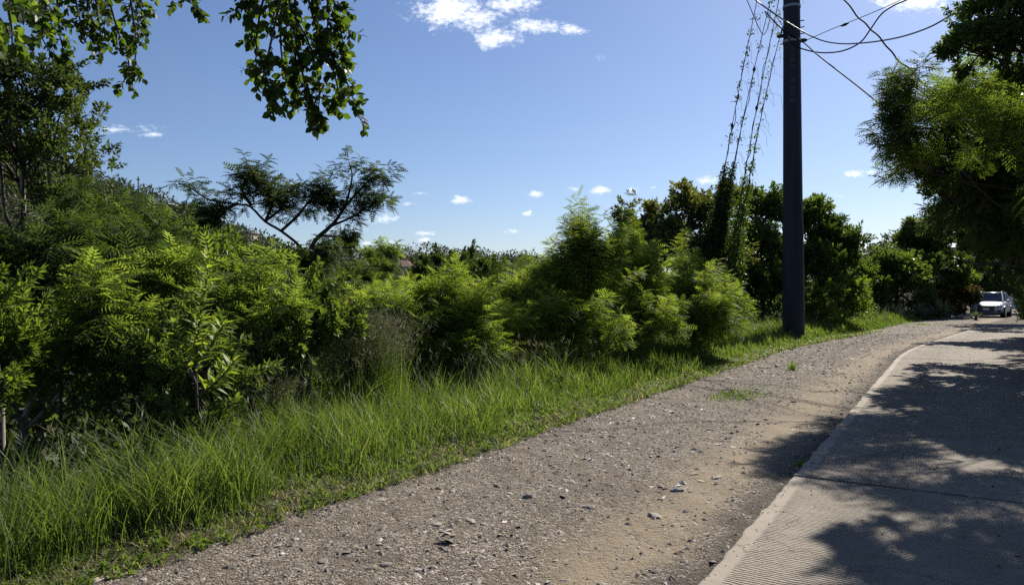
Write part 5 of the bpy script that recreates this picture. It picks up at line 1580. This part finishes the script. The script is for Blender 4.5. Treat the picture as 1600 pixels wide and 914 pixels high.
def creeper(label, which, dens, seed, thick, leafmat):
    """vine leaves clinging to guy wires, thick at the foot, thin tendrils above"""
    rg = np.random.default_rng(seed)
    P = [GP[i] for i in which]
    b = P[0][0].copy()
    root = thing('creeper', label, 'vine', b)
    mats, tend = [], []
    for i_, Q in enumerate(P):
        py = HY - F * (Q[:, 2] - CH) / Q[:, 1]
        for k in range(len(Q) - 1):
            y = py[k]
            if y < -20: break
            dn = dens * float(np.interp(y, [0, 120, 230, 262, 300, 345, 430, 560], [.010, .008, .018, .08, .32, .95, 1.8, 2.0]))
            sp = float(np.interp(y, [0, 225, 262, 300, 345, 430, 560], [.10, .08, .07, thick * .4, thick * .62, thick, thick * 1.3]))
            if y < 270: dn *= 2.4 * (math.sin(k * 1.9 + seed) * math.sin(k * .71 + i_) > .1)
            m_ = rg.poisson(dn * 30)
            for _ in range(m_):
                p = Q[k] + (Q[k + 1] - Q[k]) * rg.random() + rg.normal(0, 1, 3) * sp * (.8, .8, .6)
                d = rg.normal(0, 1, 3) + (0, 0, -.5)
                R = basis(d[None], rg.normal(0, .6, 3) + (0, 0, 1.0), .5, rg)[0]
                A = np.eye(4); A[:3, :3] = R * rg.uniform(.07, .15); A[:3, 3] = p; mats.append(A)
            if rg.random() < .55 and y < 330:
                L = rg.uniform(.25, 1.1); c = Q[k]
                dx = np.array([rg.uniform(.1, 1), rg.uniform(-.3, .3), 0])
                pts = smooth_path([c, c + dx * L * .5 + np.array([0, 0, rg.uniform(-.1, .25) * L]), c + dx * L * .9 + np.array([0, 0, -.5 * L * rg.random()]), c + dx * L + np.array([0, 0, -L * rg.uniform(.4, 1.0)])], 12)
                tend.append((pts - b, np.full(len(pts), .0045)))
    Ms = np.array(mats)
    V, T, vf = instance(LEAF['quick'], Ms, np.clip(rg.normal(.42, .2, len(Ms)), .02, .98))
    tag(link('foliage', np_mesh('foliage', V - b, T, {'v': ('FACE', vf)}), root, M[leafmat]), kind='stuff'); TRIS[0] += len(T)
    for Q in P:
        tend.append((Q[:36] - b + rg.normal(0, .03, (36, 3)), np.linspace(.03, .008, 36)))
    V, T = tubes_np(tend, 3); tag(link('tendril', np_mesh('tendril', V, T), root, M['bark']), kind='stuff')


creeper('thick dark creeper climbing the two outer guy wires', (0, 1), 20.0, 51, .25, 'broad_dark')
creeper('looser creeper with trailing tendrils on the two guy wires nearer the pole', (2, 3), 5.5, 52, .28, 'broad')

# ------------------------------------------------------------------ buildings, palms, masts far off
M['wall_white'] = plain('white_render', (.70, .69, .66), .8, .2, 0, .06)
M['wall_blue'] = plain('pale_blue_render', (.42, .52, .66), .8, .2, 0, .06)
M['wall_beige'] = plain('beige_render', (.48, .40, .32), .8, .2, 0, .08)
M['roof_grey'] = plain('grey_roofing', (.20, .20, .21), .7, .3, 0, .15)
M['roof_tan'] = plain('tan_roof_tile', (.28, .19, .14), .8, .2, 0, .15)
M['roof_white'] = plain('white_metal_roof', (.72, .74, .76), .35, .5, 0, .05)
M['glass'] = plain('dark_window_glass', (.03, .04, .05), .08, .6, 0, .1)
M['trim'] = plain('white_painted_metal', (.75, .75, .74), .5, .4, 0, .04)


def house(label, px, py, D, w, dp, h, rz, wall, roof, rmat, nwin=3, name='house', cat='house'):
    """py is the wall head; the building stands w wide, dp deep, h high"""
    c = at(px, py, D)
    root = thing(name, label, cat, (c.x, c.y, c.z - h), rz)
    bm = bmesh.new(); box(bm, (0, 0, h / 2 - 1.5), (w, dp, h + 3), 0, .03); link('wall', bm_mesh('wall', bm), root, M[wall])
    bm = bmesh.new()
    if roof == 'flat':
        box(bm, (0, 0, h + .16), (w + .9, dp + .9, .3), 0, .03)
    else:
        e = .6; rh = roof
        v = [bm.verts.new(p) for p in ((-w / 2 - e, -dp / 2 - e, h), (w / 2 + e, -dp / 2 - e, h), (w / 2 + e, dp / 2 + e, h), (-w / 2 - e, dp / 2 + e, h), (-w * .18, 0, h + rh), (w * .18, 0, h + rh))]
        for f in ((0, 1, 5, 4), (1, 2, 5), (2, 3, 4, 5), (3, 0, 4), (3, 2, 1, 0)): bm.faces.new([v[i] for i in f])
    link('roof', bm_mesh('roof', bm), root, M[rmat])
    for k in range(nwin):
        x = (k + .5) / nwin * w - w / 2
        bm = bmesh.new()
        for (cx_, cz_, sx_, sz_) in ((0, .62, 1.44, .1), (0, -.62, 1.44, .1), (-.67, 0, .1, 1.14), (.67, 0, .1, 1.14), (0, 0, .07, 1.14)):
            box(bm, (x + cx_, -dp / 2 - .03, h * .58 + cz_), (sx_, .12, sz_))
        wd = link('window', bm_mesh('window', bm), root, M['trim'])
        bm = bmesh.new(); box(bm, (x, -dp / 2 - .01, h * .58), (1.26, .05, 1.12)); link('pane', bm_mesh('pane', bm), wd, M['glass'])
    bm = bmesh.new(); box(bm, (w * .5 - .9 if nwin > 2 else 0, -dp / 2 - .02, 1.05), (.95, .07, 2.1), 0, .01); link('door', bm_mesh('door', bm), root, M['roof_grey'])
    return root


house('small white flat-roofed house on the steep hill under the spreading tree', 372, 365, 200, 8.5, 6, 2.4, -.1, 'wall_beige', 'flat', 'roof_grey', 2)
house('beige house mostly hidden by scrub near the top of the steep hill', 252, 323, 198, 10, 7, 2.4, -.25, 'wall_beige', 'flat', 'roof_white', 3)
house('pale blue house glimpsed through the dark leaning tree in the gully', 552, 462, 60, 5.2, 5, 3.6, .15, 'wall_blue', 1.0, 'roof_white', 2)
house('grey-roofed house below the thin mast on the far ridge', 534, 433, 300, 15, 9, 3.2, .1, 'wall_beige', 2.2, 'roof_grey', 3)
house('tan-roofed house on the far ridge beside the palms', 628, 417, 345, 13, 9, 3.4, -.1, 'wall_beige', 3.0, 'roof_tan', 3)
house('brown hip-roofed house on the far ridge between two dark shrub tops', 694, 419, 350, 15, 10, 3.2, .1, 'wall_beige', 5.0, 'roof_tan', 3)
house('white-roofed house high on the hill above the balcony railing', 1503, 388, 135, 8.5, 7, 3.0, .35, 'wall_beige', 1.0, 'roof_white', 2)
house('sunlit white building showing behind the parked car', 1582, 458, 76, 4.2, 4, 3.2, -.2, 'wall_white', 'flat', 'roof_white', 1, 'building', 'building')


def mast(label, px, y0, y1, D, r, name='mast'):
    a = at(px, y1, D); a.z -= 4
    h = at(px, y0, D).z - a.z
    root = thing(name, label, 'mast', a)
    V, T = tubes_np([(np.array([(0, 0, 0), (0, 0, h * .5), (0, 0, h)]), np.array([r * 1.2, r, r * .8]))], 8)
    link('shaft', np_mesh('shaft', V, T), root, M['pole_dark'])
    bm = bmesh.new(); box(bm, (0, 0, h * .9), (r * 5, r * 1.6, r * 1.6)); link('crossarm', bm_mesh('crossarm', bm), root, M['pole_dark'])


mast('thin dark mast on the crest of the steep hill', 216, 276, 300, 203, .18)
mast('thin dark mast standing on the far ridge left of the sapling', 530, 397, 412, 320, .22)


def palm(px, py, D, hgt, fl, label, seed, nf=15, ball=False):
    rg = np.random.default_rng(seed)
    top = at(px, py, D)
    root = thing('palm_tree', label, 'palm tree', (top.x, top.y, top.z - hgt))
    pts = smooth_path([(0, 0, -1), (.1 * fl, 0, hgt * .5), (0, 0, hgt)], 12)
    V, T = tubes_np([(pts, np.linspace(.22, .13, len(pts)))], 7); link('trunk', np_mesh('trunk', V, T, None, True), root, M['bark'])
    V0, T0 = [], []
    n = 11
    for j in range(n):
        x = .12 + .88 * j / (n - 1); z = .12 * math.sin(x * 3) - .38 * x * x
        for s in (-1, 1):
            o = len(V0); ln = .26 * (1 - .5 * x)
            V0 += [(x - .03, 0, z), (x + .03, 0, z - .01), (x + .12, s * ln, z - .10)]; T0.append((o, o + 1, o + 2))
    o = len(V0); V0 += [(0, .012, 0), (0, -.012, 0), (.5, 0, .12 * math.sin(1.5) - .095), (1, 0, -.36)]; T0 += [(o, o + 1, o + 2), (o + 1, o + 3, o + 2)]
    me = np_mesh('frond', V0, T0, {'v': ('FACE', np.full(len(T0), .35))}); me.materials.append(M['far_leaf'])
    for k in range(nf):
        az = k * 2.4; el = math.radians(rg.uniform(-35 if ball else -8, 75))
        d = np.array([[math.cos(az) * math.cos(el), math.sin(az) * math.cos(el), math.sin(el)]])
        A = np.eye(4); A[:3, :3] = basis(d, np.array([0, 0, 1.0]), .2, rg)[0] * fl * rg.uniform(.85, 1.1); A[2, 3] = hgt
        ob_ = bpy.data.objects.new('frond', me); ob_.matrix_local = Matrix(A.tolist()); COL.objects.link(ob_); ob_.parent = root


palm(1367, 397, 120, 6, 1.5, 'taller of two small palms on the slope at the road end', 1)
palm(1357, 406, 120, 5, 1.3, 'shorter of two small palms on the slope at the road end', 2)
palm(625, 404, 330, 6, 1.1, 'round-headed palm on the far ridge right of the other', 3, 24, True)
palm(614, 408, 325, 7, 2.4, 'spreading palm on the far ridge nearest the sapling', 4)


def balcony():
    c = at(1507, 421, 68)
    root = thing('balcony_railing', 'white balcony railing glimpsed above the yellow-green shrub', 'railing', (c.x, c.y, c.z))
    bm = bmesh.new(); box(bm, (-.3, 0, 0), (3.4, .07, .09), 0, .01); link('top_rail', bm_mesh('top_rail', bm), root, M['trim'])
    for k in range(5):
        bm = bmesh.new(); box(bm, (-1.9 + k * .8, 0, -1.045), (.06, .06, 2.0), 0, .006); link('post', bm_mesh('post', bm), root, M['trim'])
    bm = bmesh.new(); box(bm, (-.3, .8, -2.2), (4.2, 2.2, .28), 0, .02); link('deck', bm_mesh('deck', bm), root, M['wall_beige'])


balcony()

# ------------------------------------------------------------------ the car
M['car_paint'] = plain('silver_white_paint', (.40, .42, .45), .3, .6, .1, .02)
M['car_black'] = plain('black_trim', (.015, .015, .017), .4, .5)
M['car_glass'] = plain('tinted_glass', (.02, .025, .035), .05, .7)
M['headlamp'] = plain('headlamp_lens', (.16, .18, .20), .1, .7)
M['tyre'] = plain('tyre_rubber', (.02, .02, .02), .8, .2)
M['rim'] = plain('alloy_rim', (.45, .46, .47), .3, .6, .8)
M['plate'] = plain('white_plate', (.72, .72, .72), .5, .3)


def loft(rings):
    bm = bmesh.new()
    R = [[bm.verts.new(p) for p in r] for r in rings]
    n = len(R[0])
    for a, b in zip(R, R[1:]):
        for i in range(n): bm.faces.new((a[i], a[(i + 1) % n], b[(i + 1) % n], b[i]))
    bm.faces.new(R[0]); bm.faces.new(R[-1][::-1])
    return bm


def car():
    c = at(1549, 494, 49.5)
    z0 = -.028
    fw = math.atan2(-.76, -.65)        # heading of its nose
    root = thing('parked_car', 'silver-white SUV parked facing the camera at the end of the road', 'car', (c.x, c.y, z0), fw)
    # x forward, y to its left; sections from tail to nose: x, half width low, half width mid, z low, z shoulder, half width shoulder
    sec = [(-2.30, .72, .84, .46, .98, .76), (-2.22, .80, .91, .34, 1.06, .84), (-1.6, .88, .945, .27, 1.07, .88), (-.6, .90, .95, .24, 1.05, .90),
           (.6, .90, .95, .24, 1.03, .89), (1.05, .89, .945, .25, 1.00, .86), (1.6, .88, .93, .26, .93, .82), (2.05, .82, .88, .28, .84, .74), (2.27, .66, .74, .34, .72, .60)]
    rings = []
    for x, wl_, wm, zl, zs, ws in sec:
        zm = (zl + zs) * .52
        rings.append([(x, -wl_, zl), (x, wl_, zl), (x, wm, zl + .12), (x, wm, zm + .14), (x, ws, zs - .03), (x, ws * .86, zs + .012), (x, 0, zs + .035), (x, -ws * .86, zs + .012), (x, -ws, zs - .03), (x, -wm, zm + .14), (x, -wm, zl + .12)])
    bm = loft(rings)
    me = bm_mesh('body', bm, True)
    body = link('body', me, root, M['car_paint'])
    md = body.modifiers.new('round', 'SUBSURF'); md.levels = md.render_levels = 2
    # greenhouse: glass house with paint roof
    g = [(-2.05, .76, 1.03, .60, 1.30), (-1.75, .78, 1.04, .60, 1.58), (-.4, .80, 1.03, .62, 1.61), (.25, .80, 1.02, .60, 1.58), (1.02, .76, 1.00, .72, 1.03)]
    bm = loft([[(x, -wb, zb), (x, wb, zb), (x, wt, zt), (x, -wt, zt)] for x, wb, zb, wt, zt in g])
    link('window_glass', bm_mesh('window_glass', bm), root, M['car_glass'])
    rf = loft([[(x, -wt - .02, zt - .03), (x, wt + .02, zt - .03), (x, wt, zt + .02), (x, 0, zt + .045), (x, -wt, zt + .02)] for x, wb, zb, wt, zt in g[1:4]])
    link('roof', bm_mesh('roof', rf, True), root, M['car_paint'])
    for s in (-1, 1):
        for (a, b, r) in (((.25, s * .62, 1.58), (1.06, s * .78, 1.01), .045), ((-.45, s * .64, 1.60), (-.45, s * .825, 1.03), .04), ((-1.75, s * .62, 1.57), (-2.1, s * .77, 1.04), .06)):
            V, T = tubes_np([(np.array([a, b]), np.array([r, r]))], 6); link('pillar', np_mesh('pillar', V, T), root, M['car_paint'])
        V, T = tubes_np([(np.array([(-1.6, s * .58, 1.60), (-1.5, s * .58, 1.68), (.0, s * .58, 1.69), (.15, s * .58, 1.61)]), np.full(4, .022))], 6); link('roof_rail', np_mesh('roof_rail', V, T), root, M['car_black'])
        bm = bmesh.new(); bmesh.ops.create_uvsphere(bm, u_segments=12, v_segments=8, radius=.5)
        bmesh.ops.transform(bm, matrix=Matrix.Translation((.78, s * 1.02, 1.08)) @ Matrix.Diagonal((.16, .26, .19, 1)), verts=bm.verts)
        link('mirror', bm_mesh('mirror', bm, True), root, M['car_paint'])
        bm = bmesh.new(); box(bm, (2.06, s * .63, .735), (.24, .36, .13), s * -.45, .03); link('headlight', bm_mesh('headlight', bm), root, M['headlamp'])
        bm = bmesh.new(); box(bm, (2.13, s * .66, .43), (.18, .34, .10), s * -.35, .02); link('fog_light_grille', bm_mesh('fog_light_grille', bm), root, M['car_black'])
        bm = bmesh.new(); box(bm, (-.1, s * .945, .78), (.2, .03, .035), 0, .008); link('door_handle', bm_mesh('door_handle', bm), root, M['car_paint'])
        for x in (-1.42, 1.42):
            V, T = tubes_np([(np.array([(x, s * .70, .36), (x, s * .95, .36)]), np.array([.40, .40]))], 24); link('wheel_arch', np_mesh('wheel_arch', V, T), root, M['car_black'])
            bm = bmesh.new(); lathe(bm, [(.25, -.11), (.345, -.11), (.365, -.07), (.365, .07), (.345, .11), (.25, .11)], 28)
            bmesh.ops.transform(bm, matrix=Matrix.Translation((x, s * .86, .365)) @ Matrix.Rotation(math.pi / 2, 4, 'X'), verts=bm.verts)
            wh = link('wheel', bm_mesh('wheel', bm), root, M['tyre'])
            bm = bmesh.new()
            for k in range(5):
                a = k * 2 * math.pi / 5
                box(bm, (x + .12 * math.cos(a), s * .975, .365 + .12 * math.sin(a)), (.06, .03, .06))
            bmesh.ops.create_cone(bm, cap_ends=True, segments=20, radius1=.25, radius2=.25, depth=.03, matrix=Matrix.Translation((x, s * .965, .365)) @ Matrix.Rotation(math.pi / 2, 4, 'X'))
            link('rim', bm_mesh('rim', bm), wh, M['rim'])
    # grille: bordered dark trapezoid with slats and a blank plate
    bm = bmesh.new(); box(bm, (2.225, 0, .60), (.12, .92, .40), 0, .05); gr = link('grille', bm_mesh('grille', bm), root, M['car_black'])
    for k in range(5):
        bm = bmesh.new(); box(bm, (2.288, 0, .46 + k * .07), (.02, .80, .012)); link('slat', bm_mesh('slat', bm), gr, M['steel'])
    bm = bmesh.new(); box(bm, (2.305, 0, .55), (.02, .34, .15), 0, .005); link('number_plate', bm_mesh('number_plate', bm), root, M['plate'])
    bm = bmesh.new(); box(bm, (2.16, 0, .33), (.2, 1.35, .09), 0, .03); link('lower_lip', bm_mesh('lower_lip', bm), root, M['steel'])
    bm = bmesh.new(); box(bm, (0, 0, .27), (4.0, 1.6, .12), 0, .02); link('underbody', bm_mesh('underbody', bm), root, M['car_black'])


car()
print('leaf tris', TRIS[0], 'objects', len(bpy.data.objects))
